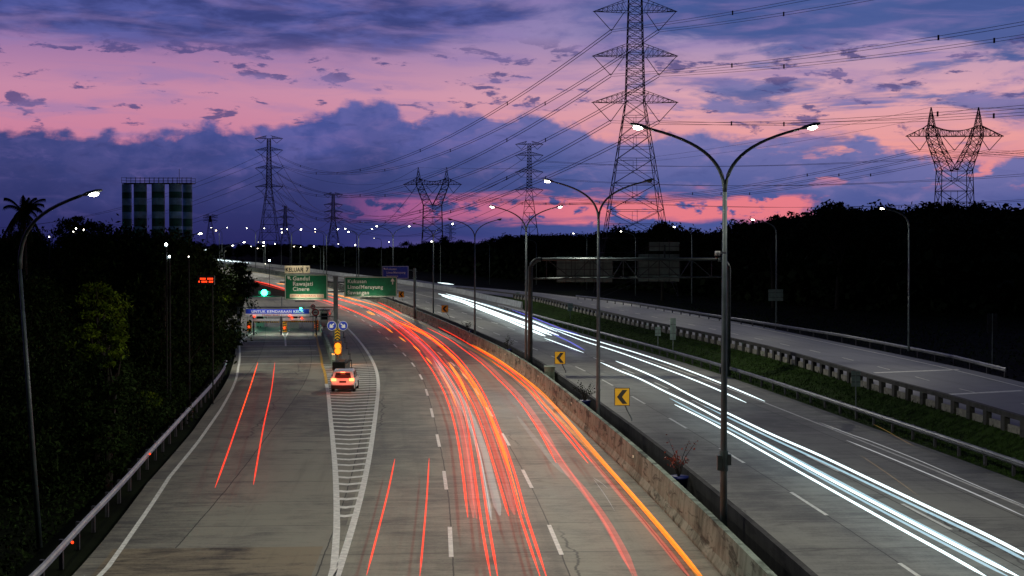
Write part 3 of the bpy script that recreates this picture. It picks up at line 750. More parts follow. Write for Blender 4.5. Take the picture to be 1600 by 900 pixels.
for i, w_ in enumerate(('Kukusan', 'Limo/Meruyung', 'Sawangan')): text_mesh(w_, .58, M['white_sheet'], f, (X(543)-ox, -.09, Z(442.2+i*8.8)), .012)
f = board(t, X(445)-ox, X(484.5)-ox, Z(427), Z(415), -.05, 'cream_sheet', 'cream_sheet', name='exit_number_panel')
text_mesh('KELUAR', .62, M['black_sheet'], f, (X(446.5)-ox, -.10, Z(424.2)), .016, sx=.82)
text_mesh('7', .62, M['black_sheet'], f, (X(478)-ox, -.10, Z(424.2)), .016)
MB().box((X(473.5)-ox, -.09, Z(421)), (.06,.02,.82)).build('divider', M['black_sheet'], f)
MB().box((X(452)-ox,.02,Z(427.5)), (.08,.08,.5)).box((X(478)-ox,.02,Z(427.5)), (.08,.08,.5)).build('bracket', M['galv'], t)
for (xa, zz, e_) in ((478, 470.5, 26), (465, 412, 12), (579, 466.5, 13)):  # lamps added to brighten the boards; only the left board's glow suggests one
    b_ = MB().box((X(xa)-ox,-.75,Z(zz)), (2.2,.12,.08)).box((X(xa)-ox,-.4,Z(zz)), (.05,.7,.05)).build('added_sign_lamp', M['steel_dark'], t)
    l = bpy.data.lights.new('added_sign_light', 'AREA'); l.shape = 'RECTANGLE'; l.size = 2.6; l.size_y = .1; l.energy = e_; l.color = (1,.90,.66)
    lo = bpy.data.objects.new('added_sign_light', l); COL.objects.link(lo); lo.parent = t; lo.location = (X(xa)-ox,-.9,Z(zz)+(.1 if zz > 430 else -.1)); lo.rotation_euler = (R(150) if zz > 430 else R(30),0,0)
# blue board further along the median
Yb = 205.; fz = F/Yb
s0 = np.interp(Yb, RY, SS); pb = pt(s0, 1.5)
t = thing('direction_sign', 'blue direction board beside the median, half hidden by the right green board', 'road sign', (X(648), Yb, zr(Yb)))
MB().tube([(0,0,0),(0,0,Z(419)-zr(Yb))], .22, 10).box((0,0,Z(424)-zr(Yb)), (.7,.5,.12)).box((0,0,Z(434)-zr(Yb)), (.6,.5,.12)).build('post', M['galv'], t)
zo = zr(Yb); ox = X(648)
MB().box(((X(600)-ox)/2+.2,.12,Z(422)-zo), (X(648)-X(600),.14,.14)).build('cross_beam', M['galv'], t)
f = board(t, X(597.5)-ox, X(638.5)-ox, Z(435.5)-zo, Z(415.5)-zo, -.1, 'blue_sign', bw=.05)
arrow(f, (X(601.5)-ox, Z(420)-zo), .5, R(60), 'white_sheet', y=-.14)
for i, w_ in enumerate(('Kukusan', 'Limo/Meruyung', 'Sawangan')): text_mesh(w_, .46, M['white_sheet'], f, (X(604)-ox, -.14, Z(421.7+i*5.6)-zo), .004, sx=.93)

# gantry over the opposite carriageway, seen from behind
Yg2 = 112.; fz = F/Yg2
t = thing('sign_gantry', 'wide steel truss gantry over the opposite road with sign backs towards us', 'sign gantry', (X(828.5), Yg2, 0))
ox = X(828.5); xr = X(1138.5)-ox; zt = Z(405)
def corner(x0, sg): return [(x0,0,.0),(x0,0,zt-1.0)]+[(x0+sg*(1-math.cos(a))*.9, 0, zt-.9+math.sin(a)*.9) for a in [R(15*k) for k in range(1,7)]]
MB().tube(corner(0, 1), .21, 12).build('post', M['pole_dark'], t, smooth=True)
MB().tube(corner(xr, -1), .19, 12).build('post', M['pole_dark'], t, smooth=True)
MB().tube([(.85,0,zt),(xr-.85,0,zt)], .13, 10).build('top_chord', M['pole_dark'], t, smooth=True)
MB().tube([(.2,0,Z(435.5)),(xr-.2,0,Z(432.5))], .085, 8).build('bottom_chord', M['pole_dark'], t)
mb = MB(); xs_ = [X(v)-ox for v in (854,893,922,957,974,997,1030,1062,1080,1112)]
zb = lambda x: Z(435.5)+(Z(432.5)-Z(435.5))*x/xr
for i, x in enumerate(xs_):
    mb.bar((x,0,zb(x)), (x,0,zt), .05)
    if i < len(xs_)-1:
        a, b = (x, xs_[i+1]) if i % 2 else (xs_[i+1], x); mb.bar((a,0,zb(a)), (b,0,zt), .055)
mb.build('truss_web', M['pole_dark'], t)
for nm, (x0,x1,y0,y1), lb in (('sign_panel',(870,957,441,401),'back of the wide left sign panel'),('sign_panel',(998,1062.5,440,397),'back of the right sign panel'),('sign_panel',(1015,1062,392,378),'small sign panel back above the beam')):
    x0, x1, z0, z1 = X(x0)-ox, X(x1)-ox, Z(y0), Z(y1)
    f = MB().box(((x0+x1)/2,.42,(z0+z1)/2), (x1-x0,.05,z1-z0)).build(nm, M['alu'], t); f['label'] = lb
    mb = MB(); n = int(round((x1-x0)/.8)); 
    for k in range(n+1): mb.box((x0+(x1-x0)*k/n,.36,(z0+z1)/2), (.05,.06,z1-z0))
    for k in range(1, max(2, int((z1-z0)/.7)+1)):
        zz = z0+(z1-z0)*k/max(2, int((z1-z0)/.7)+1); mb.box(((x0+x1)/2,.33,zz), (x1-x0,.05,.05))
    mb.build('frame', M['steel_dark'], f)
    MB().box(((x0+x1)/2,.2,min(zt,z1)-.1), (.1,.35,.1)).build('bracket', M['pole_dark'], t)
MB().box((X(1039)-ox,.3,Z(394)), (.14,.12,1.2)).build('bracket', M['pole_dark'], t)
# CCTV camera on nearest lamp
Yc = 43.85; pc = at(1125, 398, Yc)
t = thing('security_camera', 'white dome security camera on a bracket on the nearest median lamp', 'camera', pc)
MB().box((.05,0,.06), (.30,.06,.06)).build('bracket', M['plastic_white'], t)
MB().tube([(-.08,0,.12),(-.08,0,-.02)], .09, 12).build('housing', M['plastic_white'], t, smooth=True)
MB().sphere((-.08,0,-.05), .08, 12, 6).build('dome', M['glass'], t, smooth=True)

# ------------------------------------------------------------------ chevron signs on the median
def chevron(px, py, w, h, Y, bx, by, label):
    c = at(px, py, Y); b = at(bx, by, Y+.6); b.z = max(b.z, 1.0)
    t = thing('chevron_sign', label, 'road sign', b, 0, 'yellow chevron signs along the median')
    f = w/2*Y/F; g = h/2*Y/F; o = c-b
    MB().tube([(0,0,0),(0,0,.12),o*.35+Vector((-.05,0,.1)),o+Vector((.1,.03,-g*.7)),o+Vector((0,.05,g*.3))], .035, 6).build('post', M['galv'], t)
    p = MB().box(o, (2*f,.03,2*g)).build('panel', M['black_sheet'], t)
    MB().box(o+Vector((0,-.02,0)), (2*f-.06,.012,2*g-.06)).build('face', M['yellow_sheet'], p)
    k = f*.8; q = g*.78
    poly = [(o.x-k*.85,o.z),(o.x+k*.05,o.z+q),(o.x+k*.85,o.z+q),(o.x-k*.02,o.z),(o.x+k*.85,o.z-q),(o.x+k*.05,o.z-q)]
    MB().prism([poly[i] for i in (0,3,2,1)], o.y-.042, o.y-.03).prism([poly[i] for i in (0,5,4,3)], o.y-.042, o.y-.03).build('chevron', M['black_sheet'], p)
chevron(972,620,24,28,66.,987,658,'yellow chevron sign nearest to the camera on a bent post')
chevron(875,559,17,20,92.,884,583,'second yellow chevron sign, beside the concrete box on the median')
chevron(695,482.5,10.5,11.5,160.,703,498,'third yellow chevron sign, small, between two far lamp poles')
chevron(627,460,8.5,9.5,205.,629,470,'farthest yellow chevron sign at the corner of the green board')
p = pt(np.interp(100., RY, SS), 1.55, .2)
tag(MB().box((0,0,.75), (.75,1.2,1.5)).box((0,0,1.54), (.85,1.3,.08)).build('utility_box', M['barrier'], loc=p), 'pale concrete utility box standing in the median strip', 'utility box')
# potted shrubs in the median
def potted(Y, label, h=1.5, seed=1, red=False):
    rnd = random.Random(seed); p = pt(np.interp(Y, RY, SS), 1.6, .27)
    t = thing('potted_shrub', label, 'potted plant', p, 0, 'potted shrubs in the median')
    MB().tube([(0,0,0),(0,0,.75),(0,0,.78),(0,0,.85)], [.26,.36,.40,.40], 12).build('pot', M['plastic_blue'], t, smooth=True)
    mb = MB(); lf = MB()
    for k in range(15):
        a = rnd.uniform(0, 6.28); r = rnd.uniform(.15,.85); z = rnd.uniform(.6, h)
        e = Vector((math.cos(a)*r, math.sin(a)*r, .8+z)); m_ = Vector((math.cos(a)*r*.35, math.sin(a)*r*.35, .8+z*.55))
        mb.tube([(0,0,.75), m_, e], [.022,.014,.006], 4)
        for j in range(9):
            c = m_.lerp(e, rnd.uniform(.3,1.1))+Vector([rnd.uniform(-.12,.12) for _ in range(3)]); q = rnd.uniform(.04,.08)
            ax = Vector([rnd.uniform(-1,1) for _ in range(3)]).normalized(); bx_ = ax.cross(Vector((.3,.5,.8))).normalized()
            lf.add([c-ax*q, c+bx_*q*.6, c+ax*q, c-bx_*q*.6], [(0,1,2,3)])
    mb.build('stems', M['bark'], t); lf.build('leaves', simple('red_leaf', (.30,.06,.035), .6, var=.4) if red else M['leaf'], t)
potted(53.5, 'blue-potted shrub with red leaves in the median left of nearest lamp', 1.7, 1, True)
potted(82, 'bushy potted shrub below the second chevron sign', 1.2, 2)
potted(128, 'potted shrub left of the gantry post in the median', 1.5, 3)
potted(158, 'small potted shrub beside the third chevron sign', 1.1, 4)
# amber studs on the barrier
for i, s in enumerate((60, 82, 101, 124, 152)):
    p = pt(s, .77, .95); 
    tag(MB().box((0,0,0), (.05,.10,.10)).build('reflector', M['lamp_cold'] if 0 else M['cream_sheet'], loc=p, rz=heading(s)), 'small round reflector fixed on the face of the pale median barrier', 'reflector', 'reflectors on the median barrier')

# ------------------------------------------------------------------ gore: arrow signs, flasher, island
Ya = 131.; fz = F/Ya; ox = X(527)
t = thing('keep_sign_post', 'post with two blue round arrow signs over a chevron board in the gore', 'road sign', (ox, Ya, 0))
MB().tube([(0,0.05,0),(0,.05,Z(503))], .06, 8).tube([(X(518)-ox,.05,Z(509)),(X(535.5)-ox,.05,Z(509))], .04, 6).build('post', M['galv'], t)
for px, a in ((518.3, 135), (535.8, -135)):
    c = (X(px)-ox, Z(509)); n = 24; ring = lambda r: [(c[0]+r*math.cos(2*math.pi*k/n), c[1]+r*math.sin(2*math.pi*k/n)) for k in range(n)]
    d_ = MB().prism(ring(.47), -.02, .02).build('disc', M['white_sheet'], t)
    MB().prism(ring(.43), -.04, -.022).build('face', M['blue_sign'], d_)
    arrow(d_, c, .62, R(a), 'white_sheet', y=-.042, w=.2)
p = MB().box((0,-.03,Z(522.5)), (.52,.03,1.1)).build('hazard_board', M['yellow_sheet'], t)
mb = MB()
for k in range(4):
    z0 = Z(530.5)+k*.28
    mb.prism([(-.25,z0-.10),(0,z0+.08),(0,z0+.22),(-.25,z0+.04)], -.06, -.047).prism([(0,z0+.08),(.25,z0-.10),(.25,z0+.04),(0,z0+.22)], -.06, -.047)
mb.build('chevrons', M['black_sheet'], p)
Yf = 124.; fz = F/Yf
t = thing('warning_flasher', 'twin round amber warning lamps glowing on a short post behind the car', 'warning light', (X(527.5), Yf, 0))
MB().tube([(0,.1,0),(0,.1,Z(536))], .06, 8).build('post', M['steel_dark'], t)
MB().box((0,.08,(Z(540)+Z(549))/2), (.72,.16,1.35)).build('housing', M['black_sheet'], t)
for y_ in (540.5, 549): MB().sphere((0,-.04,Z(y_)), .29, 14, 8, (1,.5,1)).build('lens', M['amber_on'], t, smooth=True)
l = bpy.data.lights.new('flasher_light', 'POINT'); l.energy = 170; l.color = (1,.30,.04); l.shadow_soft_size = .2
lo = bpy.data.objects.new('flasher_light', l); COL.objects.link(lo); lo.parent = t; lo.location = (0,-.5,Z(545))
# island wall and crash posts
a, b = gr(521.5,572), gr(498,508)
o = MB(); 
ln = (b-a); ang = math.atan2(-ln.x, ln.y)
o = MB().box((0,ln.length/2,.5), (.28,ln.length,1.0)).build('concrete_wall', M['barrier'], loc=a, rz=ang); tag(o, 'low concrete wall dividing the toll lanes from the gore island', 'wall')
struct(MB().box((.75,ln.length/2+2,.07), (1.2,ln.length-4,.14)).build('traffic_island', M['kerb_grey'], loc=a, rz=ang))
t = thing('crash_cushion', 'dark crash cushion of short posts on the island nose before the car', 'crash cushion', ((529.5-CX)/F*116, 116, 0))
mb = MB()
for k in range(5): mb.box((-.45,k*.9,.45), (.09,.09,.9)).box((.45,k*.9,.45), (.09,.09,.9))
mb.build('posts', M['galv'], t); MB().box((0,1.8,.7), (1.1,4.2,.12)).box((0,-.35,.5), (1.1,.12,.7)).build('nose', M['rubber'], t)
# slim bollards to the right of the island
for k, (px, py) in enumerate(((540,528),(542,536),(545,545),(548,554),(550,564),(552,575))):
    p = gr(px-3, py)
    tt = thing('bollard', 'slim dark flexible bollard right of the gore island', 'bollard', p, 0, 'bollards beside the gore island')
    MB().tube([(0,0,0),(0,0,.75)], .045, 8).build('stem', M['steel_dark'], tt); MB().tube([(0,0,0),(0,0,.05)], .12, 8).build('foot', M['rubber'], tt)

# ------------------------------------------------------------------ toll portal
Yt = 168.; fz = F/Yt; ox = X(524)
t = thing('toll_portal', 'height limit portal over two toll lanes with blue and white boards', 'toll gate', (ox, Yt, 0))
mb = MB().tube([(X(362)-ox,0,Z(480)),(X(522)-ox,0,Z(480))], .06, 6).tube([(X(483)-ox,0,Z(494.5)),(X(522)-ox,0,Z(494.5))], .05, 6)
for k in range(5):
    x0, x1 = X(483+k*8)-ox, X(491+k*8)-ox; mb.bar((x0,0,Z(480) if k%2 else Z(494.5)), (x1,0,Z(494.5) if k%2 else Z(480)), .035)
mb.build('truss', M['galv'], t)
MB().box((0,0,Z(478)/2), (.3,.3,Z(478))).box((X(372)-ox,0,Z(480)/2), (.25,.25,Z(480))).build('post', M['galv'], t)
f = board(t, X(384)-ox, X(483)-ox, Z(490.2), Z(483), -.12, 'blue_sign', None)
text_mesh('UNTUK KENDARAAN KECIL', .44, M['white_sheet'], f, (X(393)-ox, -.16, Z(488.6)), .010, sx=1.12)
l = bpy.data.lights.new('added_sign_light', 'AREA'); l.shape = 'RECTANGLE'; l.size = 7; l.size_y = .15; l.energy = 45; l.color = (.95,.97,1)  # unseen lamp added in front of the blue board to brighten it
lo = bpy.data.objects.new('added_sign_light', l); COL.objects.link(lo); lo.parent = t; lo.location = (X(433)-ox,-.9,Z(480.5)); lo.rotation_euler = (R(38),0,0)
MB().box((X(433)-ox,-.9,Z(479.8)), (7.2,.1,.08)).build('added_sign_lamp', M['steel_dark'], t)
f = board(t, X(383)-ox, X(484)-ox, Z(494.2), Z(490.4), -.12, 'white_sheet', None)
text_mesh('TINGGI MAKS 2,1 m', .27, M['red_sheet'], f, (X(409)-ox, -.16, Z(493.4)), .004, sx=1.3)
def hazard_bar(x0, x1, z, h, n, y=-.1):
    q = MB().box(((x0+x1)/2,y,z), (x1-x0,.08,h)).build('height_bar', M['yellow_sheet'], t)
    mb = MB(); w = (x1-x0)/n
    for k in range(n): mb.prism([(x0+w*k,z-h/2+.002),(x0+w*(k+.5),z-h/2+.002),(x0+w*(k+.7),z+h/2-.002),(x0+w*(k+.2),z+h/2-.002)], y-.052, y-.043)
    mb.build('stripes', M['black_sheet'], q)
hazard_bar(X(396)-ox, X(436)-ox, Z(503), .16, 14); hazard_bar(X(441)-ox, X(497)-ox, Z(502.5), .16, 18)
MB().box((X(416)-ox,-.1,Z(500)), (X(437)-X(396),.1,.30)).build('white_bar', M['white_sheet'], t)
MB().box((X(468)-ox,-.1,Z(499)), (X(494)-X(441),.1,.30)).build('white_bar', M['white_sheet'], t)
mb = MB()
for px in (396, 439, 494): mb.box((X(px)-ox,0,Z(492)/2), (.16,.16,Z(492)))
mb.build('frame_post', M['steel_dark'], t)
for px, py in ((398,494.5),(453,493.5),(456.5,496.5),(472,496.8)): MB().sphere((X(px)-ox,-.3,Z(py)), .11, 8, 6).build('red_lamp', M['red_on'], t, smooth=True)
MB().sphere((X(470.5)-ox,-.3,Z(481.8)), .13, 8, 6).build('green_lamp', M['green_on'], t, smooth=True)
for px in (418, 468):
    MB().box((X(px)-ox,1.6,3.2), (1.4,.25,.12)).box((X(px)-ox,.8,3.3), (.06,1.7,.06)).build('canopy_lamp', M['lamp_far'] if 0 else M['alu'], t)
    l = bpy.data.lights.new('canopy_light', 'AREA'); l.energy = 110; l.size = 1.2; l.color = (1,.97,.85)
    lo = bpy.data.objects.new('canopy_light', l); COL.objects.link(lo); lo.parent = t; lo.location = (X(px)-ox,1.6,3.1)
# round no-entry style signs by the portal
for px, py, r, lb in ((495.5,487.5,.46,'larger round red-rimmed sign with a dark symbol by the portal'),(491.5,478.5,.30,'smaller round red-rimmed sign by the portal, above the larger')):
    tt = thing('round_sign', lb, 'road sign', (X(px), Yt-1.5, 0)); n = 20; z_ = Z(py)
    ring = lambda r_: [(r_*math.cos(2*math.pi*k/n), z_+r_*math.sin(2*math.pi*k/n)) for k in range(n)]
    q = MB().prism(ring(r), -.02, .02).build('disc', M['red_sheet'], tt); MB().prism(ring(r*.68), -.035, -.023).build('face', M['white_sheet'], q)
    MB().box((0,-.042,z_), (r*1.0,.01,r*.22)).build('symbol', M['black_sheet'], q); MB().tube([(0,.05,0),(0,.05,z_)], .05, 6).build('post', M['galv'], tt)
# toll islands and booths
def toll_island(px, py, label, booth=True):
    c = gr(px, py); t2 = thing('toll_island', label, 'toll booth', (c.x, c.y+1.5, 0), 0, 'toll islands')
    n = 8; poly = [(.75*math.cos(a), -1.5+.9*math.sin(a)*-1) for a in [math.pi*k/n for k in range(n+1)]]
    vs = [(x,y,0) for x,y in poly]+[(-.75,14,0),(.75,14,0)]; vs = vs+[(x,y,.22) for x,y,_ in vs]; k = len(poly)+2
    mb = MB(); mb.add(vs, [tuple(range(k,2*k))]+[(i,(i+1)%k,(i+1)%k+k,i+k) for i in range(k)]); mb.build('kerb', M['barrier'], t2)
    bb = MB().box((0,7.5,1.35), (1.2,2.4,2.26)).build('booth', M['plastic_white'], t2)
    MB().box((0,6.28,1.65), (.9,.04,.9)).box((-.61,7.5,1.65),(.04,1.6,.9)).box((.61,7.5,1.65),(.04,1.6,.9)).build('window', M['glass'], bb)
    MB().box((0,7.5,2.56), (1.5,2.8,.14)).build('roof', M['alu'], bb)
    q = MB().box((0,-1.2,.85), (.5,.5,1.3)).build('bumper', M['yellow_sheet'], t2)
    mb = MB()
    for j in range(4): mb.prism([(-.24,.3+j*.3),(.24,.42+j*.3),(.24,.56+j*.3),(-.24,.44+j*.3)], -1.465, -1.455)
    mb.build('stripes', M['black_sheet'], q)
    MB().sphere((0,-1.6,.75), .10, 8, 6).build('red_lamp', M['red_on'], t2, smooth=True)
    return t2
toll_island(444.5, 519, 'toll island between the two lanes with a striped bumper and red lamp')
toll_island(494, 515, 'toll island right of the toll lanes with a striped bumper')
toll_island(389, 517, 'toll island at the left edge of the toll lanes by the trees')
mb = MB()
for px in ((437,516),(452,516)):
    a = gr(*px)+Vector((0,0,.015)); b = gr(445 if px[0] < 444 else 446, 527)+Vector((0,0,.015)); mb.add([a+Vector((-.1,0,0)), a+Vector((.1,0,0)), b+Vector((.1,0,0)), b+Vector((-.1,0,0))], [(0,1,2,3)])
a, b = gr(445.5,527)+Vector((0,0,.015)), gr(446.5,541)+Vector((0,0,.015)); mb.add([a+Vector((-.1,0,0)), a+Vector((.1,0,0)), b+Vector((.1,0,0)), b+Vector((-.1,0,0))], [(0,1,2,3)])
struct(mb.build('island_nose_lines', M['wear']))
# green signal beyond the portal
Ys = 182.; fz = F/Ys; ox = X(390)
t = thing('traffic_signal', 'bright green signal lamp on a bent pipe frame beside the trees', 'traffic light', (ox, Ys, 0))
MB().tube([(X(386)-ox,0,0),(X(386)-ox,0,Z(463)),(X(440)-ox,0,Z(463)),(X(440)-ox,0,0)], .06, 6).build('frame', M['galv'], t)
MB().tube([(X(413)-ox,0.1,Z(463)),(X(413)-ox,.1,Z(450))], .05, 6).box((X(413)-ox,.12,Z(457.3)), (1.7,.2,.45)).build('housing', M['steel_dark'], t)
MB().sphere((X(413)-ox,-.1,Z(457.3)), .42, 14, 8, (1,.6,1)).build('green_lens', M['green_on'], t, smooth=True)
l = bpy.data.lights.new('signal_light', 'POINT'); l.energy = 110; l.color = (.05,1,.45); l.shadow_soft_size = .3
lo = bpy.data.objects.new('signal_light', l); COL.objects.link(lo); lo.parent = t; lo.location = (X(413)-ox,-.9,Z(457))
# red LED message board in the trees
Yr = 90.; fz = F/Yr; ox = X(322)
t = thing('message_board', 'small red LED message board glowing among the trees on the left', 'electronic sign', (ox, Yr, 0))
MB().tube([(.4,.12,-1),(.4,.12,Z(434))], .05, 6).build('post', M['pole_black'], t)
MB().box((0,0,Z(438)), (1.15,.2,.62)).build('cabinet', M['black_sheet'], t)
mb = MB()
for r_ in range(2):
    for c_ in range(10):
        if (r_*7+c_*3) % 5: mb.box((-.45+c_*.10,-.11,Z(435.5+r_*4.5)), (.075,.02,.12))
mb.build('led_rows', M['led_red'], t)

# ------------------------------------------------------------------ sign backs and posts on the verge
def back_sign(px, y0, y1, w, by, Y, label, mat='alu'):
    b = at(px, by, Y); t = thing('traffic_sign', label, 'road sign', (b.x, Y, b.z-.4))
    k = Y/F; z0 = at(px, y1, Y).z-b.z+.4; z1 = at(px, y0, Y).z-b.z+.4
    MB().tube([(0,-.03,0),(0,-.03,z1)], .035, 6).build('post', M['galv'], t)
    f = MB().box((0,.02,(z0+z1)/2), (w*k,.02,z1-z0)).build('panel', M[mat], t)
    MB().box((0,-.002,z0+(z1-z0)*.3), (w*k,.02,.05)).box((0,-.002,z0+(z1-z0)*.7), (w*k,.02,.05)).build('brace', M['steel_dark'], f)
back_sign(1337, 580, 604, 14, 632, 84., 'back of a pale square sign on the grass verge, nearest the right edge')
back_sign(1051.5, 497, 531, 9, 545, 128., 'tall narrow double sign back on the grass verge behind the gantry')
back_sign(1028, 511, 525, 9, 536, 132., 'small square sign back left of the tall one on the verge')
back_sign(891, 474, 486, 8, 494, 190., 'little sign back on the verge by the end of the pale wall')
back_sign(809, 457, 468, 6, 475, 270., 'tiny sign back near the far end of the pale wall', )
back_sign(1212, 452, 470, 23, 503, 158., 'wide bluish sign back beyond the ramp at the foot of a lamp', )
back_sign(1550, 490, 520, 16, 570, 108., 'dark tall panel standing beyond the ramp at far right', 'steel_dark')

# ------------------------------------------------------------------ car
def car():
    p = gr(535.5, 613.5); t = thing('car', 'white hatchback with glowing red tail lamps stopped on the gore chevrons', 'car', (p.x, p.y, 0), R(2))
    prof = [(0.02,.38),(0.0,.62),(.04,.95),(.10,1.02),(.34,1.50),(.55,1.60),(1.4,1.66),(2.2,1.60),(3.0,1.08),(3.9,.96),(4.15,.80),(4.2,.40),(3.9,.28),(.3,.28)]
    def hull(pr, hw):
        n = len(pr); vs = []; lv = (-1,-.93,-.6,0,.6,.93,1)
        for q in lv:
            for (y, z) in pr:
                tum = 1-.20*max(0, (z-.95)/.7); edge = abs(q) == 1
                cy = y+(.05 if y < .5 else -.05)*(1 if edge else 0)+(.12*(q*q) if y > 3.9 else 0)+(.06*q*q if y < .3 else 0)
                vs.append((q*hw*tum, cy, z-(.05 if edge and z > 1.4 else 0)))
        fs = [(i*n+j, i*n+(j+1)%n, (i+1)*n+(j+1)%n, (i+1)*n+j) for i in range(len(lv)-1) for j in range(n)]
        fs += [tuple(range(n-1,-1,-1)), tuple((len(lv)-1)*n+j for j in range(n))]
        m = MB(); m.add(vs, fs); return m
    body = hull(prof, .88).build('body', M['car_white'], t)
    # rear glass, bumper, wheels
    vs = [(-.62,.115,1.06),(.62,.115,1.06),(.52,.315,1.44),(-.52,.315,1.44)]
    m = MB(); m.add([Vector(v)+Vector((0,-.03,0)) for v in vs]+[Vector(v) for v in vs], [(0,1,2,3),(7,6,5,4),(0,4,5,1),(1,5,6,2),(2,6,7,3),(3,7,4,0)]); m.build('rear_window', M['glass'], t)
    for sg in (-1, 1):
        MB().prism([(0,0)]*0 or [(-.01,1.08),(.01,1.08),(.01,1.45),(-.01,1.45)], .75, 2.55, Matrix.Translation((sg*.80,0,0)) @ Matrix.Rotation(-sg*.30, 4, 'Y') @ Matrix.Translation((-sg*-.37,0,0))).build('side_window', M['glass'], t) if 0 else None
        m = MB(); m.add([(sg*.862,.5,1.06),(sg*.862,2.95,1.06),(sg*.775,2.25,1.50),(sg*.772,.72,1.50),(sg*.84,.5,1.06),(sg*.84,2.95,1.06),(sg*.755,2.25,1.50),(sg*.752,.72,1.50)], [(0,1,2,3),(7,6,5,4),(0,4,5,1),(1,5,6,2),(2,6,7,3),(3,7,4,0)]); m.build('side_window', M['glass'], t)
        MB().box((sg*.66,-.02,.96), (.36,.10,.20)).build('tail_lamp', M['tail_on'], t)
        MB().box((sg*.98,2.35,1.08), (.16,.12,.12)).build('wing_mirror', M['car_white'], t)
        for y in (.75, 3.4):
            w = MB(); w.prism([(y+.32*math.cos(2*math.pi*k/20), .32+.32*math.sin(2*math.pi*k/20)) for k in range(20)], -.11, .11, Matrix.Translation((sg*.78,0,0)) @ Matrix.Rotation(R(90),4,'Z') @ Matrix.Diagonal((1,1,1,1)))
            w.build('wheel', M['rubber'], t)
    MB().box((0,-.03,.42), (1.68,.10,.26)).build('bumper', M['rubber'], t)
    MB().box((0,.02,.80), (.50,.05,.14)).build('number_plate', M['black_sheet'], t)
    MB().box((0,.26,1.52), (1.05,.26,.04)).build('spoiler', M['car_white'], t); MB().box((0,.12,1.485), (.34,.04,.04)).build('brake_lamp', M['tail_on'], t)
    l = bpy.data.lights.new('tail_light', 'AREA'); l.energy = 9; l.color = (1,.07,.02); l.size = 1.2
    lo = bpy.data.objects.new('tail_light', l); COL.objects.link(lo); lo.parent = t; lo.location = (0,-.2,.95); lo.rotation_euler = (R(70),0,0)
car()

# ------------------------------------------------------------------ striped silos
Yk = 300.; fz = F/Yk; ox = X(246)
t = thing('silo_cluster', 'cluster of tall silos banded green and white with a railing on top', 'silo', (ox, Yk, -2))
cyl = [(199,0,7.5),(220,-3,10),(248,-3,10),(275,-3,10),(293.5,0,7.5)]
for px, dy_, w in cyl:
    r = w/fz; x = (px-CX)/F*(Yk+dy_)-ox; zt_ = Z(288)+2
    bands = [(288,301,'silo_white'),(301,310.5,'silo_green'),(310.5,321,'silo_white'),(321,331.5,'silo_green'),(331.5,342,'silo_white'),(342,354,'silo_green'),(354,359,'silo_white'),(359,440,'silo_green')]
    root = None
    for a, b, m in bands:
        q = MB().tube([(x,dy_,Z(b)+2),(x,dy_,Z(a)+2)], r, 20)
        if root is None: root = q.build('silo', M[m], t, smooth=False)
        else: q.build('band', M[m], root)
mb = MB()
x0, x1 = (192-CX)/F*296-ox, (301-CX)/F*296-ox
for yy in (-4.5, -1.):
    for zz in (1.2, .6): mb.bar((x0,yy,Z(288)+2+zz), (x1,yy,Z(288)+2+zz), .05)
    for k in range(16): mb.bar((x0+(x1-x0)*k/15,yy,Z(288)+2), (x0+(x1-x0)*k/15,yy,Z(288)+3.3), .05)
mb.box(((x0+x1)/2,-2.75,Z(288)+2), (x1-x0,3.4,.15)); mb.bar((X(281)-ox,0,Z(288)+2), (X(281)-ox,0,Z(264)+2), .06)
mb.build('railing', M['steel_dark'], t)

# ------------------------------------------------------------------ pylons
def lattice(mb, pts, r, diag=True):
    """pts: list of (z, half width x, half width y) levels of a four-legged mast, centred on cx"""
    for (z0,a0,b0,c0), (z1,a1,b1,c1) in zip(pts[:-1], pts[1:]):
        P = [Vector((c0+sx*a0, sy*b0, z0)) for sx, sy in ((-1,-1),(1,-1),(1,1),(-1,1))]
        Q = [Vector((c1+sx*a1, sy*b1, z1)) for sx, sy in ((-1,-1),(1,-1),(1,1),(-1,1))]
        for i in range(4):
            j = (i+1) % 4
            mb.bar(P[i], Q[i], r*1.5); mb.bar(P[i], Q[j], r); mb.bar(P[j], Q[i], r); mb.bar(Q[i], Q[j], r)
            if a0 > 3 and diag:
                m0 = (P[i]+P[j])/2; c = (P[i]+Q[j]+P[j]+Q[i])/4; mb.bar((P[i]+Q[i])/2, c, r*.8); mb.bar((P[j]+Q[j])/2, c, r*.8); mb.bar(c, (Q[i]+Q[j])/2, r*.8)
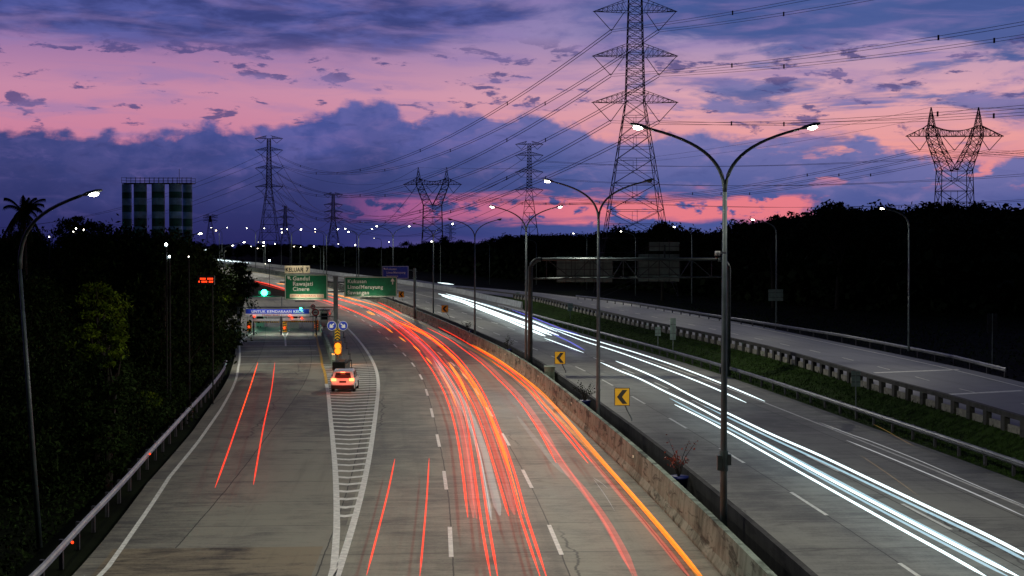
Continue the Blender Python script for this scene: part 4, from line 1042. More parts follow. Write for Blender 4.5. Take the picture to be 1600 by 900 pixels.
def pylon_a(loc, sc, rz, label, arms, Hh, legw, waist_z, waist_w, r, mat, group='double-circuit lattice pylons', peak=0, nlow=8):
    t = thing('transmission_tower', label, 'pylon', loc, rz, group); mb = MB(); lv = []
    for k in range(nlow+1):
        u = 1-(1-k/nlow)**1.25; z = waist_z*u; w = legw+(waist_w-legw)*(z/waist_z); lv.append((z, w, w, 0))
    n = 16
    for k in range(1, n+1): z = waist_z+(Hh-waist_z)*k/n; w = waist_w+(waist_w*.62-waist_w)*k/n; lv.append((z, w, w, 0))
    lattice(mb, lv, r); 
    if peak: 
        w = waist_w*.62; 
    mb.build('mast', mat, t); ends = []
    for (z, hw) in arms:
        for sg in (-1, 1):
            m = MB(); wz = waist_w*.85; up = 2.6*sc; tip = Vector((sg*hw,0,z))
            for sy in (-1, 1):
                a = Vector((sg*wz, sy*wz, z)); b = Vector((sg*wz, sy*wz, z+up)); m.bar(a, tip, r*1.1); m.bar(b, tip, r*1.1); k = 7
                for i in range(k):
                    u0, u1 = i/k, (i+1)/k; m.bar(a.lerp(tip,u0), b.lerp(tip,u1), r*.7); m.bar(a.lerp(tip,u1), b.lerp(tip,u1), r*.7)
            for i in range(6): m.bar(Vector((sg*wz,-wz,z)).lerp(tip,i/6), Vector((sg*wz,wz,z)).lerp(tip,(i+.5)/6), r*.6)
            m.build('crossarm', mat, t)
        for sg in (-1, 1):
            ins = MB(); mid = Vector((sg*(hw*.56), 0, z-4.3*sc)); ins.tube([(sg*hw*.97,0,z),mid], r*1.2, 5); ins.tube([(sg*waist_w*1.15,0,z-.1),mid], r*1.2, 5)
            ends.append(Vector(loc)+Matrix.Rotation(rz,3,'Z')@mid); ins.build('insulator', M['steel_dark'], t)
    return t, ends
def pylon_y(loc, label, Hb, sc, r, mat):
    """waisted tower: spread legs, narrow waist, V body, one crossarm, two horns"""
    t = thing('transmission_tower', label, 'pylon', loc, 0, 'waist-type lattice pylons'); mb = MB()
    wz = 29.5*sc; zb_ = 40*sc
    lattice(mb, [(0,5.6*sc,5.*sc,0),(7*sc,5.1*sc,4.3*sc,0),(13*sc,4.75*sc,3.6*sc,0),(18*sc,4.45*sc,3.*sc,0),(24*sc,4.3*sc,2.7*sc,0),(wz,4.15*sc,2.4*sc,0)], r)
    for sg in (-1, 1):
        lattice(mb, [(wz,2.05*sc,2.4*sc,sg*2.1*sc),(32*sc,1.8*sc,2.1*sc,sg*3.1*sc),(34.5*sc,1.65*sc,1.9*sc,sg*4.2*sc),(36.6*sc,1.5*sc,1.6*sc,sg*5.1*sc),(zb_-1.2*sc,1.5*sc,1.3*sc,sg*5.9*sc),(zb_+1*sc,1.2*sc,1.1*sc,sg*6.2*sc)], r, False)
    mb.build('mast', mat, t); m = MB(); hw = 13.2*sc
    k = 12
    for sy in (-1, 1):
        def bot(x): return Vector((x, sy*1.0*sc*(1-abs(x)/hw*.9), zb_-1.2*sc+ (0 if abs(x)<7*sc else 0)))
        def topz(x): 
            ax = abs(x); return Vector((x, sy*.9*sc*(1-ax/hw*.9), zb_+(1.9*sc if ax > 6*sc and ax < 7.2*sc else (.2*sc+1.7*sc*(ax/(6.6*sc))**2 if ax <= 6.6*sc else -1.2*sc+3.1*sc*(hw-ax)/(hw-6.6*sc)))))
        xs_ = [-hw+2*hw*i/22 for i in range(23)]
        for i in range(22):
            m.bar(bot(xs_[i]), bot(xs_[i+1]), r*1.5); m.bar(topz(xs_[i]), topz(xs_[i+1]), r*1.5); m.bar(bot(xs_[i]), topz(xs_[i]), r*.8)
            m.bar(bot(xs_[i]), topz(xs_[i+1]), r*.7) if i % 2 else m.bar(topz(xs_[i]), bot(xs_[i+1]), r*.7)
    m.build('crossarm', mat, t)
    for sg in (-1, 1):
        h = MB(); lattice(h, [(zb_+1*sc,.9*sc,.9*sc,sg*6.3*sc),(zb_+3.5*sc,.55*sc,.55*sc,sg*6.35*sc),(zb_+5*sc,.3*sc,.3*sc,sg*6.4*sc),(zb_+6.6*sc,.05*sc,.05*sc,sg*6.4*sc)], r*.8, False); h.build('horn', mat, t)
    ends = []
    for a, b, c in ((-12.8,-6.8,-9.4),(-3.2,3.2,0),(12.8,6.8,9.4)):
        ins = MB(); mid = Vector((c*sc,0,zb_-5*sc)); ins.tube([(a*sc,0,zb_-1.2*sc),mid], r*1.2, 5); ins.tube([(b*sc,0,zb_-1.2*sc),mid], r*1.2, 5); ends.append(Vector(loc)+mid); ins.build('insulator', M['steel_dark'], t)
    ends += [Vector(loc)+Vector((sg*6.4*sc,0,zb_+6.6*sc)) for sg in (-1,1)]
    return t, ends
def ppx(px, Y): return (px-CX)/F*Y
def zpx(py, Y): return H+(HOR-py)/F*Y
Y1 = 300.
z1 = lambda py: zpx(py, Y1)-1
t1, e1 = pylon_a((ppx(991.5,Y1),Y1,1), 1., 0, 'largest lattice pylon right of centre, its top cut by the frame', [(z1(161),9.8),(z1(89),9.7),(z1(20),9.5)], z1(-40), 8.9, z1(160), 2.1, .07, M['lattice'])
def small_a(px, ytop, ys, hw_px, Y, label, r, rz=0.):
    arms = [(zpx(y, Y), hw_px/F*Y) for y in ys]; Hh = zpx(ytop, Y)
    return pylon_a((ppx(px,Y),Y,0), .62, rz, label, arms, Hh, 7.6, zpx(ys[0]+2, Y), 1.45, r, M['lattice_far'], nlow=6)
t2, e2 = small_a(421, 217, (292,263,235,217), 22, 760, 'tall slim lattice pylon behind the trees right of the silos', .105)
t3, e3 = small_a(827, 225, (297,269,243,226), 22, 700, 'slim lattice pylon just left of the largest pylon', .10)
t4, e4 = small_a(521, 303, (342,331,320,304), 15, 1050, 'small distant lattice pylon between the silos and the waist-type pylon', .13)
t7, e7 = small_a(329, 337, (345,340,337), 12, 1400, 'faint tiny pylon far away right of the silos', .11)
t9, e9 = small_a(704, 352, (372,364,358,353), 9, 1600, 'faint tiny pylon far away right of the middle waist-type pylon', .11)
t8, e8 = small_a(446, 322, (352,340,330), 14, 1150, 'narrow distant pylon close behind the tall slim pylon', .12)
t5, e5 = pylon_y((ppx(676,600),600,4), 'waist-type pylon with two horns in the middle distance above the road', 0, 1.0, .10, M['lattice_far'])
t6, e6 = pylon_y((ppx(1490,352),352,4), 'waist-type pylon with two horns above the trees at the right edge', 0, .98, .085, M['lattice'])
# conductors
def span(a, b, sag, r, label='black overhead power cable sagging between pylons against the dusk sky', n=28, pair=.5, name='power_cable'):
    a, b = Vector(a), Vector(b); mb = MB()
    for off in ((0,0,-pair/2),(0,0,pair/2)) if pair else ((0,0,0),):
        pts = [a.lerp(b, i/n)+Vector(off)+Vector((0,0,-4*sag*(i/n)*(1-i/n))) for i in range(n+1)]
        mb.tube(pts, r, 4)
    if pair:
        for k in (4, 9, 14, 19, 24):
            p = a.lerp(b, k/n)+Vector((0,0,-4*sag*(k/n)*(1-k/n))); mb.box(p, (.25,.25,pair+.35))
    tag(mb.build(name, M['wire']), label, 'power cable', 'overhead power cables')
rt = Vector((150, 95, 0))       # where the line passes over to the next tower, out of frame to the right
for k, e in enumerate(e1):
    lvl, sd = k//2, k % 2; 
    b = Vector((172+sd*9, 60-(1-sd)*9, e.z+[3,7,10][lvl]))
    span(e, b, [9,8,8][lvl], .045)
    i2 = min(lvl, 2)*2+sd; span(e, e2[i2], 20, .075, pair=.7)
for i in range(6):
    if i < len(e4): span(e2[i], e4[min(i, len(e4)-1)], 14, .10, pair=0)
    span(e3[i], e4[i], 16, .10, pair=0)
    span(e3[i], Vector((330+i%2*12, 330, e3[i].z+4)), 14, .085, pair=0)
for i in range(3):
    span(e5[i], e6[i], 9, .06, pair=.5); span(e6[i], Vector((e6[i].x+190, 250, e6[i].z+1)), 7, .04, pair=.45)
    span(e5[i], e4[i+1], 14, .09, pair=0)
for i in (3, 4):
    span(e5[i], e6[i], 6, .04, pair=0); span(e6[i], Vector((e6[i].x+190, 250, e6[i].z+2)), 5, .03, pair=0)
    span(e5[i], e2[i], 12, .06, pair=0)
for i in range(0, 6, 1): span(e2[i], Vector((-420-i*6, 900, e2[i].z*.55)), 22, .09, pair=0)

# ------------------------------------------------------------------ trees
def rv(rnd): 
    while True:
        v = Vector((rnd.uniform(-1,1), rnd.uniform(-1,1), rnd.uniform(-1,1)))
        if .05 < v.length < 1: return v
def tree_meshes(seed, h, rad, shape, leaf, nclus, nleaf, lmat):
    rnd = random.Random(seed); wood = MB(); cr_ = MB(); cl = []
    base_h = h*{'round':.38,'umbrella':.62,'tall':.25,'bush':.05}[shape]
    for k in range(nclus):
        a = rnd.uniform(0, 2*math.pi); u = rnd.random()**.55
        if shape == 'umbrella': zz = h*(.80+.2*rnd.random())-u*u*h*.14; rr = rad*u
        elif shape == 'bush': zz = h*rnd.uniform(.12,1)*(1-.35*u*u); rr = rad*u
        else:
            f = rnd.random(); zz = base_h+(h-base_h)*f; rr = rad*u*math.sin(math.pi*min(.97,max(.12,f*.8+.15)))
        rr *= rnd.uniform(.75,1.2); cl.append(Vector((rr*math.cos(a), rr*math.sin(a), zz)))
    lean = Vector((rnd.uniform(-.06,.06)*h, rnd.uniform(-.06,.06)*h, 0))
    top = Vector((0,0,base_h))+lean
    wood.tube([(0,0,-.4), Vector((0,0,base_h*.5))+lean*.3, top, Vector((0,0,h*.82))+lean*1.3], [.035*h*.7,.026*h*.7,.02*h*.7,.004*h], 8)
    for c in cl[:max(8, nclus//3)]:
        s_ = top*rnd.uniform(.6,1.05); mid = s_.lerp(c, .5)+Vector((0,0,-.04*h)); wood.tube([s_, mid, c], [.009*h,.006*h,.002*h], 5)
    for c in cl:
        cs = rad*rnd.uniform(.13,.30); fl = .45 if shape == 'umbrella' else .75
        for _ in range(nleaf):
            p = c+Vector([rnd.gauss(0,cs*.6), rnd.gauss(0,cs*.6), rnd.gauss(0,cs*.6*fl)])
            ax = rv(rnd).normalized(); bx = ax.cross(rv(rnd)).normalized(); q = leaf*rnd.uniform(.5,1.3)
            cr_.add([p-ax*q, p+bx*q*.45, p+ax*q, p-bx*q*.45], [(0,1,2,3)])
    return wood, cr_
def make_tree(name, label, loc, args, lmat, group=None, cat='tree', rz=0):
    t = thing(name, label, cat, loc, rz, group); w, c = tree_meshes(*args, lmat)
    w.build('trunk', M['bark'], t); c.build('crown', M[lmat], t); return t
farp = [make_tree('broadleaf_tree', 'dark broadleaf tree in the wood beyond the ramp, black against the sky', (0,0,-60), a, 'leaf_far', 'trees of the dark wood beyond the road')
        for a in ((11,14,6,'round',.42,46,70),(12,15,6.5,'umbrella',.42,40,70),(13,13,5,'tall',.42,46,70),(14,15,8,'umbrella',.42,52,70),(15,12,6,'round',.42,46,70))]
# skyline of the wood: photo x -> top y
sky = [(290,391),(340,388),(380,390),(455,388),(500,386),(540,392),(560,390),(600,388),(640,380),(680,374),(740,378),(780,372),(830,366),(870,368),(910,368),(960,362),(1010,366),(1035,356),(1060,362),(1100,362),(1140,366),(1180,350),(1220,346),(1260,350),(1280,335),(1310,322),(1340,334),(1370,330),(1420,332),(1450,327),(1480,328),(1520,328),(1560,328),(1600,330),(1680,330),(1760,330)]
sx_, sy_ = zip(*sky)
used = [False]*5
rnd = random.Random(5)
def put_far(px, Y, hgt, k):
    x = ppx(px, Y); g = (zr(Y) if Y < 850 else 10)-.4
    base_h = (14,15,13,15,12)[k]; sc = hgt/base_h
    s_ = (sc*rnd.uniform(.95,1.25), sc*rnd.uniform(.95,1.25), sc)
    if not used[k]:
        used[k] = True; o = farp[k]; o.location = (x, Y, g); o.rotation_euler.z = rnd.uniform(0,6.28); o.scale = s_
    else: copy_tree(farp[k], (x, Y, g), rnd.uniform(0,6.28), scale=s_)
px = 300
while px < 1720:
    Yb_ = np.interp(px, (460,600,800,1100,1300,1700), (600,500,400,300,250,225))
    for row in range(3):
        Y = Yb_*(1+row*.10)+rnd.uniform(-6,6); g = zr(min(Y,850))-.4
        top_y = np.interp(px, sx_, sy_)+ (0 if row < 2 else 2)+(rnd.uniform(-4,10) if row else 0)
        hh = zpx(top_y, Y)-g
        if row == 0: hh *= rnd.uniform(.6,.95)
        put_far(px+rnd.uniform(-6,6), Y, max(hh, 5), rnd.choice((0,1,2,3,4) if row else (0,2,4)))
    px += max(10, 4.2*F/Yb_/2.1)
# distinct silhouettes
make_tree('umbrella_tree', 'small flat-topped umbrella tree standing above the wood beside a lit lamp', (ppx(1209,240), 240, .5), (31,zpx(337,240)-.5,3.4,'umbrella',.25,26,60), 'leaf_far')
make_tree('broadleaf_tree', 'spreading tree with an open layered crown, tallest of the right wood', (ppx(1308,235), 235, .5), (32,zpx(317,235)-.5,4.6,'umbrella',.3,60,60), 'leaf_far')
make_tree('broadleaf_tree', 'bushy tree poking above the wood at the foot of the largest pylon', (ppx(1035,270), 270, .5), (33,zpx(351,270)-.5,4.5,'round',.35,60,70), 'leaf_far')
# undergrowth mass that closes the wood
ug = MB()
for k in range(15000):
    px = rnd.uniform(455, 1760); Yb_ = np.interp(px, (460,600,800,1100,1300,1700), (545,485,385,285,235,210)); Y = Yb_+rnd.uniform(0,22)
    hh = rnd.random()**1.2*np.interp(px, (460,800,1200), (6,9,10)); p = Vector((ppx(px,Y), Y, zr(Y)-.3+hh)); ax = rv(rnd).normalized(); bx = ax.cross(rv(rnd)).normalized(); q = rnd.uniform(.6,1.3)
    ug.add([p-ax*q, p+bx*q*.7, p+ax*q, p-bx*q*.7], [(0,1,2,3)])
tag(ug.build('undergrowth', M['leaf_far']), 'dense dark undergrowth filling the foot of the wood', 'undergrowth', kind='stuff')
# low brush on the dark field right of the ramp
br = MB()
for k in range(20000):
    Y = rnd.uniform(95, 260); s0 = np.interp(Y, RY, SS); t0 = max(tF(s0), tN(s0)+4)+4+rnd.random()**1.3*60; p = pt(s0, t0); p.z = rnd.random()**2*1.6+ZRMP*.4; ax = rv(rnd).normalized(); bx = ax.cross(rv(rnd)).normalized(); q = rnd.uniform(.08,.2)
    br.add([p-ax*q, p+bx*q*.4, p+ax*q, p-bx*q*.4], [(0,1,2,3)])
tag(br.build('brush', M['leaf']), 'low dark brush covering the field beyond the ramp', 'brush', kind='stuff')
# left side trees: near, dark, individually shaped
lp = [make_tree('roadside_tree', 'dark leafy tree on the bank left of the exit road', (0,0,-60), a, 'leaf', 'dark trees on the left bank') for a in ((51,9,3.6,'round',.12,90,170),(52,8,3.2,'tall',.12,90,170),(53,5,3.0,'bush',.11,80,190))]
lused = [False]*3
def put_left(px, Y, topy, k, off=0):
    g = -1.6; h0 = (9,8,5)[k]; hh = zpx(topy, Y)-g; sc = hh/h0; x = ppx(px, Y)
    s_ = (max(.75,sc**.7)*rnd.uniform(.9,1.2), max(.75,sc**.7)*rnd.uniform(.9,1.2), sc)
    if not lused[k]:
        lused[k] = True; lp[k].location = (x,Y,g); lp[k].scale = s_; lp[k].rotation_euler.z = rnd.uniform(0,6)
    else: copy_tree(lp[k], (x,Y,g), rnd.uniform(0,6.28), scale=s_)
def left_edge_x(Y):      # stay left of the guard rail
    s0 = np.interp(Y, RY, SS); tt = lat(grl+[(140, grl[-1][1]-1), (190,-33),(260,-36)])(s0); return pt(s0, tt).x
ltop = [(-60,370),(0,366),(60,368),(80,380),(95,372),(150,374),(170,396),(200,396),(300,404),(330,424),(372,446),(400,492)]
lx_, ly_ = zip(*ltop)
for Y in (30,38,47,57,68,80,94,110,128,148,172,200):
    xe = left_edge_x(Y)-4.6-(1.5 if Y < 60 else 0)-max(0, min(3.5, (Y-85)*.1)); x = xe
    while x > ppx(-120, Y):
        px = x/Y*F+CX; ty = float(np.interp(px, lx_, ly_))
        ty = ty+ (6+rnd.uniform(0,30) if Y < 140 else rnd.uniform(0,10)); 
        front = (x > xe-3)
        if front: ty = max(ty, 402+F/Y*(H-4.2)*.9+rnd.uniform(0,20))
        elif x > xe-8: ty = max(ty, 402+F/Y*(H-8.0)*.9)
        put_left(px, Y, ty, 2 if front else rnd.choice((0,1)))
        x -= rnd.uniform(3.6,5.4)*(1+Y/250)
# hedge-like bank cover down to the rail
for q_ in ((255,96,384),(275,104,388),(238,100,378),(292,112,392),(215,105,376),(183,98,372)): put_left(q_[0], q_[1], q_[2], 1)
hb = MB()
for k in range(60000):
    Y = 28+150*rnd.random()**1.4; xe = left_edge_x(Y)-1.6; x = xe-rnd.random()**1.5*14; p = Vector((x, Y, -.4+rnd.random()**1.5*min(2.6,.5+(xe-x)*.5))); ax = rv(rnd).normalized(); bx = ax.cross(rv(rnd)).normalized(); q = rnd.uniform(.05,.14)
    hb.add([p-ax*q, p+bx*q*.45, p+ax*q, p-bx*q*.45], [(0,1,2,3)])
tag(hb.build('bank_brush', M['leaf']), 'dark brush covering the bank behind the left guard rail', 'brush', kind='stuff')
# shrubs under the lamps; lamplight on their tops is put into lime leaf colour
for i, (px, ty, Y, w, lb) in enumerate([(150,432,62,1.3,'shrub crown with lime lamplight coloured into it under the far left lamp'),(165,476,58,1.0,'leafy shrub with lamplight coloured into its top below the larger shrub'),(226,612,79,.8,'low shrub with dim light coloured into its top just behind the guard rail'),(318,420,128,1.9,'wide tree with lime lamplight coloured into its top beside the red message board'),(350,447,150,1.6,'shrub with lime lamplight coloured into its top between the message board and the signal')]):
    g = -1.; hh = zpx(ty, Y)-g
    tl = thing('lit_shrub', lb, 'shrub', (ppx(px,Y), Y, g)); w_, c_ = tree_meshes(70+i, hh, w, 'umbrella', .11, 30, 130, 'leaf_lamplit'); w_.build('trunk', M['bark'], tl)
    _, d_ = tree_meshes(170+i, hh*.90, w*1.05, 'bush', .12, 60, 190, 'leaf'); d_.build('crown', M['leaf'], tl); c_.build('crown_top_lit_colour', M['leaf_lamplit'], tl)
make_tree('broadleaf_tree', 'dark round bushy tree beside the green signal in front of the bridge', (ppx(372,170), 170, -.5), (90,zpx(413,170)+.5,2.6,'round',.16,60,130), 'leaf')
make_tree('broadleaf_tree', 'flat dark-crowned tree left of the silos with lights shining below', (ppx(122,200), 200, -2), (91,zpx(340,200)+2,4.6,'umbrella',.26,60,80), 'leaf')
# palm at far left
Yp = 90.; t = thing('palm_tree', 'palm tree with drooping fronds, black against the sky at far left', 'palm', (ppx(38,Yp), Yp, -1.5))
ht = zpx(334, Yp)+1.5; MB().tube([(0,0,0),(.15,0,ht*.5),(0,0,ht)], [.2,.15,.12], 8).build('trunk', M['bark'], t); fm = MB()
for k in range(34):
    a = 2*math.pi*k/17+rnd.uniform(-.15,.15); L = rnd.uniform(.9,1.45); up = rnd.uniform(-.2,1.7)
    sp_ = [Vector((math.cos(a)*L*u, math.sin(a)*L*u, ht+up*u*1.3-1.2*u*u*(1.3-up*.3))) for u in [i/10 for i in range(11)]]
    fm.tube(sp_, .02, 4)
    sd = Vector((-math.sin(a), math.cos(a), 0))
    for i in range(1, 11):
        for sg in (-1,1):
            for j in range(2):
                c = sp_[i].lerp(sp_[i-1], j*.5); e = c+sd*sg*.42*(1.1-i/14)+Vector((0,0,-.28))+(sp_[i]-sp_[i-1])*.9; fm.add([c, c+(sp_[i]-sp_[i-1])*.7, e], [(0,1,2)])
fm.build('fronds', M['palm'], t)
# house roof at far right
t = thing('house', 'dim blue-lit house roof half hidden by trees at the right edge', 'house', (ppx(1590,225), 225, .5))
MB().box((0,0,2.2), (9,6,4.4)).build('wall', M['barrier_dark'], t)
MB().prism([(-5,4.4),(5,4.4),(0,6.8)], -3.5, 3.5).build('roof', M['alu'], t)
# grass tufts on the verge
gt = MB()
for k in range(16000):
    s0 = rnd.uniform(40, 200); a, b = tE+.3, tN(s0)-.1
    t0 = rnd.uniform(a, b); p = pt(s0, t0, verge_z(s0, t0)); w = rnd.uniform(.02,.05); h_ = rnd.uniform(.08,.22); an = rnd.uniform(0,3.14); d_ = Vector((math.cos(an)*w, math.sin(an)*w, 0)); e = p+Vector((rnd.uniform(-.06,.06), rnd.uniform(-.06,.06), h_))
    gt.add([p-d_, p+d_, e], [(0,1,2)])
tag(gt.build('grass', M['grass']), 'short green grass on the verge between road and ramp', 'grass', kind='stuff')

# ------------------------------------------------------------------ light of passing vehicles, hanging at lamp height over the lanes
TM = {'red': airglow('tail_trail_red', (1,.040,.012), .62, (.97,.76,.73)), 'redsoft': airglow('tail_trail_soft_red', (1,.045,.03), .16), 'orange': airglow('indicator_trail_orange', (1,.17,.006), .62, (.97,.76,.73)),
      'amber': airglow('indicator_trail_amber', (1,.33,.02), .55, (.97,.76,.73)), 'white': airglow('head_trail_white', (.80,.97,1), .85), 'cool': airglow('head_trail_cool', (.50,.80,.95), .34),
      'grey': airglow('head_trail_grey', (.70,.82,.80), .10), 'faint': airglow('head_trail_smear', (.65,.8,.78), .045), 'blue': airglow('head_trail_blue', (.14,.14,1), .30), 'pink': airglow('tail_trail_pink', (.9,.12,.2), .20), 'thin': airglow('head_trail_faint', (.75,.76,.78), .22),
      'yel': airglow('edge_trail_yellow', (1,.6,.2), .10)}
def trail(pts, z, w, m, label, flat=1.):
    P = cr([gr(x, y, z) for x, y in pts], 6)
    r = [w*(.37 if m in ('white','cool','blue') else .33)]*len(P)
    r = [q*min(1, .25+.35*min(i, len(P)-1-i)) for i, q in enumerate(r)]
    r = [q*(1+max(0,(p.y-140)/480)) for q, p in zip(r, P)]
    tag(MB().tube(P, r, 8, True, flat).build('light_trail', TM[m], smooth=True), label, 'light trail', 'light trails of passing traffic')
G = 'light trail'
trail([(403,566),(393,598),(376,648),(357,704),(336,762)], .8, .11, 'red', 'left of the two red trails in the exit lane')
trail([(429.5,566),(424,610),(413,660),(404,710),(396,757)], .8, .11, 'red', 'right of the two red trails in the exit lane')
trail([(403,566),(395,592),(383,628),(374,655)], .82, .05, 'orange', 'thin orange core along the left trail of the exit lane')
trail([(617,717),(607,765),(592,825),(573,898)], .8, .10, 'red', 'left of the thin red pair beside the gore')
trail([(670.5,716),(667,775),(662,835),(656,900)], .8, .10, 'red', 'right of the thin red pair beside the gore')
# main bundle, left group
A1 = [(600,500),(640,533),(668,568),(690,605),(704,640),(714,680),(722,730),(731,808)]
trail(A1, .75, .17, 'red', 'outermost left red trail of the main bundle, ending mid-lane')
trail([(x+9,y+1) for x,y in A1], .75, .40, 'redsoft', 'broad translucent red band just inside the outermost left trail', .3)
trail([(570,478),(610,500),(650,530),(684,566),(708,600),(725,640),(738,715),(751,809),(767,903)], .75, .14, 'red', 'long red trail reaching the bottom edge, first of the left pair')
trail([(580,478),(620,502),(660,532),(694,568),(718,604),(734,645),(748,715),(762,809),(778,903)], .75, .14, 'red', 'long red trail reaching the bottom edge, second of the left pair')
trail([(560,474),(600,493),(640,520),(672,549),(696,580)], .8, .5, 'pink', 'pinkish wide trail behind the green board', .4)
trail([(676,559),(700,600),(725,645),(745,697),(758,760),(768,812)], .6, .26, 'grey', 'pale grey-white trail in the middle of the red bundle', .5)
trail([(682,562),(708,602),(735,648),(755,700),(770,760),(781,805)], .6, .5, 'grey', 'wide faint grey band right of the pale trail', .3)
trail([(680,560),(704,600),(728,645),(747,700),(759,758),(767,808)], .62, .035, 'thin', 'hair-thin white line inside the pale grey trail')
trail([(686,560),(712,590),(735,625),(752,665),(768,715),(783,765),(795,806)], .75, .16, 'red', 'short red trail ending in mid-lane, left edge of the right block')
trail([(692,559),(718,588),(742,624),(760,665),(777,715),(793,765),(804,804)], .75, .42, 'redsoft', 'broad translucent red block ending in mid-lane', .3)
E1 = [(610,500),(660,522),(700,553),(728,586),(750,622),(772,675),(793,735),(812,803),(845,904)]
trail(E1, .75, .13, 'red', 'long red trail to the bottom edge, left of the right pair')
trail([(x+9.5,y-1) for x,y in E1], .75, .15, 'red', 'long red trail to the bottom edge, right of the right pair')
trail([(x+4,y) for x,y in E1[:7]], .75, .30, 'orange', 'thick orange trail over the bend between the right pair')
trail([(701,566),(718,592),(734,626)], .95, .28, 'amber', 'thick amber flash at the bend of the right pair')
trail([(718,577),(738,603),(756,636)], .95, .14, 'amber', 'slim amber flash right of the thick one')
trail([(686,577),(702,606),(713,635)], .95, .10, 'amber', 'slim amber flash left of the pale trail')
trail([(665,558),(675,569)], .95, .18, 'amber', 'short amber dash on the outer bend'); trail([(604,513),(614,520)], .95, .22, 'amber', 'first short amber dash on the upper bend'); trail([(623,526),(634,534)], .95, .2, 'amber', 'second short amber dash on the upper bend'); trail([(645,540),(657,549)], .95, .18, 'amber', 'third short amber dash on the upper bend')
trail([(573,487),(586,492)], .95, .45, 'amber', 'bright amber spot below the right green board')
trail([(x+14, y+2) for x, y in A1], .75, .30, 'redsoft', 'soft red veil inside the left half of the bundle', .5)
trail([(x+4, y) for x, y in E1[:8]], .75, .08, 'orange', 'thin orange streak inside the right pair', .6)
# far part of the bundle
trail([(398,439),(420,444),(445,451),(475,459),(510,470),(545,483),(580,499),(610,516)], .8, .28, 'red', 'far red trail curving out from behind the left green board')
trail([(398,441),(445,454),(510,474),(545,487)], .8, .5, 'redsoft', 'far soft red band below the left green board', .5)
trail([(512,463),(550,473),(590,487),(628,507),(660,532)], .8, .30, 'red', 'far red trail between the green boards')
trail([(545,466),(590,478),(625,496),(660,518),(700,548)], .8, .22, 'orange', 'far orange trail below the right green board')
trail([(590,472),(610,481),(628,490)], .8, .22, 'red', 'short red trail by the barrier under the right green board')
trail([(512,458),(540,464),(560,470)], .8, .3, 'amber', 'short amber trail between the green boards')
trail([(432,443),(446,444)], .9, .3, 'amber', 'tiny amber dash at the edge of the left green board')
# right lane pair
G1 = [(667,512),(700,529),(724,546),(752,567),(775,589),(808,623),(840,669),(869,723)]
trail(G1, .75, .15, 'red', 'red trail of the right lane ending above the arrow')
trail([(x+8,y+1) for x,y in G1[2:]]+[(915,770),(950,820),(995,902)], .75, .48, 'redsoft', 'broad soft red band of the right lane reaching the bottom edge', .25)
trail([(812,628),(845,672),(880,720),(917,775),(950,825),(990,902)], .75, .13, 'redsoft', 'narrow soft red line inside the broad right band')
trail([(808,650),(835,685),(865,722),(890,745)], .5, .40, 'faint', 'faint grey smear left of the right lane band', .3)
H1 = [(685,511),(715,527),(745,545),(775,563),(802,582),(830,606),(852,633),(885,672),(925,722)]
trail(H1, .8, .14, 'red', 'red trail hugging the barrier lane, ending halfway')
trail([(x-6,y+2) for x,y in H1[3:]], .8, .14, 'red', 'second red trail hugging the barrier lane, ending halfway')
trail([(735,538),(775,561),(812,586),(842,612),(870,640),(905,680),(945,727),(990,778),(1040,836),(1095,903)], .35, .15, 'orange', 'long orange trail over the yellow edge line')
trail([(738,538),(778,561),(815,587),(846,612),(874,641),(910,682),(950,728),(995,779),(1045,837),(1099,903)], .30, .12, 'amber', 'long amber line along the barrier shoulder to the bottom edge')
trail([(900,690),(935,732),(975,780),(1020,832),(1078,902)], .5, .30, 'redsoft', 'faint red band inside the orange edge trail', .3)
trail([(927,748),(945,773),(961,799)], .3, .02, 'thin', 'hair-thin pale scratch of light in the right lane'); trail([(927,746),(939,754),(950,763)], .3, .02, 'thin', 'short hair-thin pale flick beside the scratch of light')
# white side
trail([(685,459),(712,466),(739,475),(790,494),(830,508),(873,524)], .7, .30, 'white', 'far white trail, upper edge of the bright bundle')
trail([(690,462),(720,471),(742,480),(790,499),(830,516),(852,525)], .7, .34, 'white', 'far white trail, lower edge of the bright bundle')
trail([(742,477),(790,495),(830,511),(862,524)], .75, .55, 'white', 'thickest white trail in the middle of the bright bundle', .5)
trail([(697,459),(740,471),(790,487),(830,501),(870,518)], .7, .22, 'white', 'far white trail hugging the top of the bright bundle')
trail([(752,473),(800,489),(840,503),(880,520)], .7, .3, 'cool', 'cool tinted trail above the bright bundle', .5)
trail([(862,521),(890,534),(913,547)], .7, .28, 'blue', 'short violet-blue trail at the end of the bright bundle', .6)
trail([(800,484),(840,499),(880,515),(905,523)], .7, .35, 'blue', 'faint blue trail above the bright bundle', .4)
trail([(850,528),(880,539),(912,551)], .7, .12, 'white', 'short white trail below the violet-blue one')
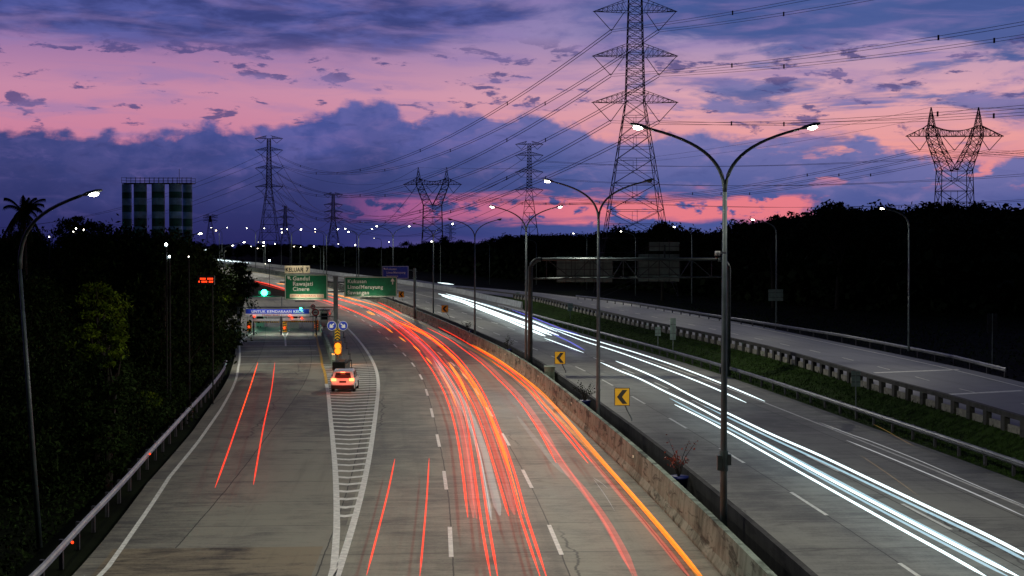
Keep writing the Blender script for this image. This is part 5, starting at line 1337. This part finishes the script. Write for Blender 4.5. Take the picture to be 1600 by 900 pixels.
trail([(860,511),(910,526),(960,541),(1000,553),(1060,573),(1130,600),(1195,627)], .7, .12, 'white', 'upper long white trail nearest the verge')
trail([(868,516),(910,532),(960,548),(1000,562),(1060,584),(1110,604),(1166,629)], .7, .12, 'white', 'long white trail just below the one nearest the verge')
trail([(938,566),(970,580),(1000,592),(1040,612),(1080,631),(1136,661),(1200,696),(1280,740),(1400,803),(1500,855),(1600,905)], .7, .13, 'white', 'long white trail crossing to the lower right corner')
trail([(962,564),(1000,579),(1040,597),(1080,618),(1136,645),(1200,676),(1280,711),(1360,749),(1450,792),(1540,835),(1612,872)], .7, .14, 'white', 'upper long white trail of the pair entering the right edge')
trail([(1100,634),(1200,682),(1280,719),(1360,757),(1450,800),(1540,843),(1612,880)], .6, .20, 'cool', 'cool blue band under the upper long white trail', .5)
trail([(1046,622),(1090,645),(1136,668),(1220,712),(1300,756),(1400,810),(1500,862),(1580,903)], .6, .10, 'cool', 'cool thin trail between the long white ones')
trail([(1054,632),(1095,652),(1136,674),(1220,721),(1300,766),(1400,822),(1480,866),(1545,903)], .7, .12, 'white', 'lowest long white trail nearest the median')
trail([(1150,668),(1220,705),(1300,747),(1400,800),(1500,852),(1590,900)], .5, .25, 'cool', 'wide dim cool band between the lowest long trails', .4)
trail([(1323,688),(1380,711),(1440,736),(1520,770),(1606,809)], .6, .07, 'thin', 'thin dim white trail right of the long white ones')
trail([(1280,660),(1330,679),(1362,690),(1440,721),(1520,756),(1606,792)], .4, .04, 'thin', 'hairline white trail above the thin dim one')
trail([(1344,711),(1390,742),(1437,776)], .3, .03, 'yel', 'faint yellow scratch of light across the right lanes')
trail([(1365,663),(1385,673),(1404,684),(1428,697)], .5, .035, 'yel', 'faint yellow flecks beside the long guard rail')
trail([(301,402),(340,406),(391,411)], .75, .42, 'white', 'bright white trail on the distant bridge curve')
trail([(301,390.5),(330,391)], 1.0, .8, 'white', 'short bright trail above the distant bridge curve')
trail([(684,441.5),(709,444.5)], .8, .30, 'white', 'short white trail on the ramp before the dark wood')
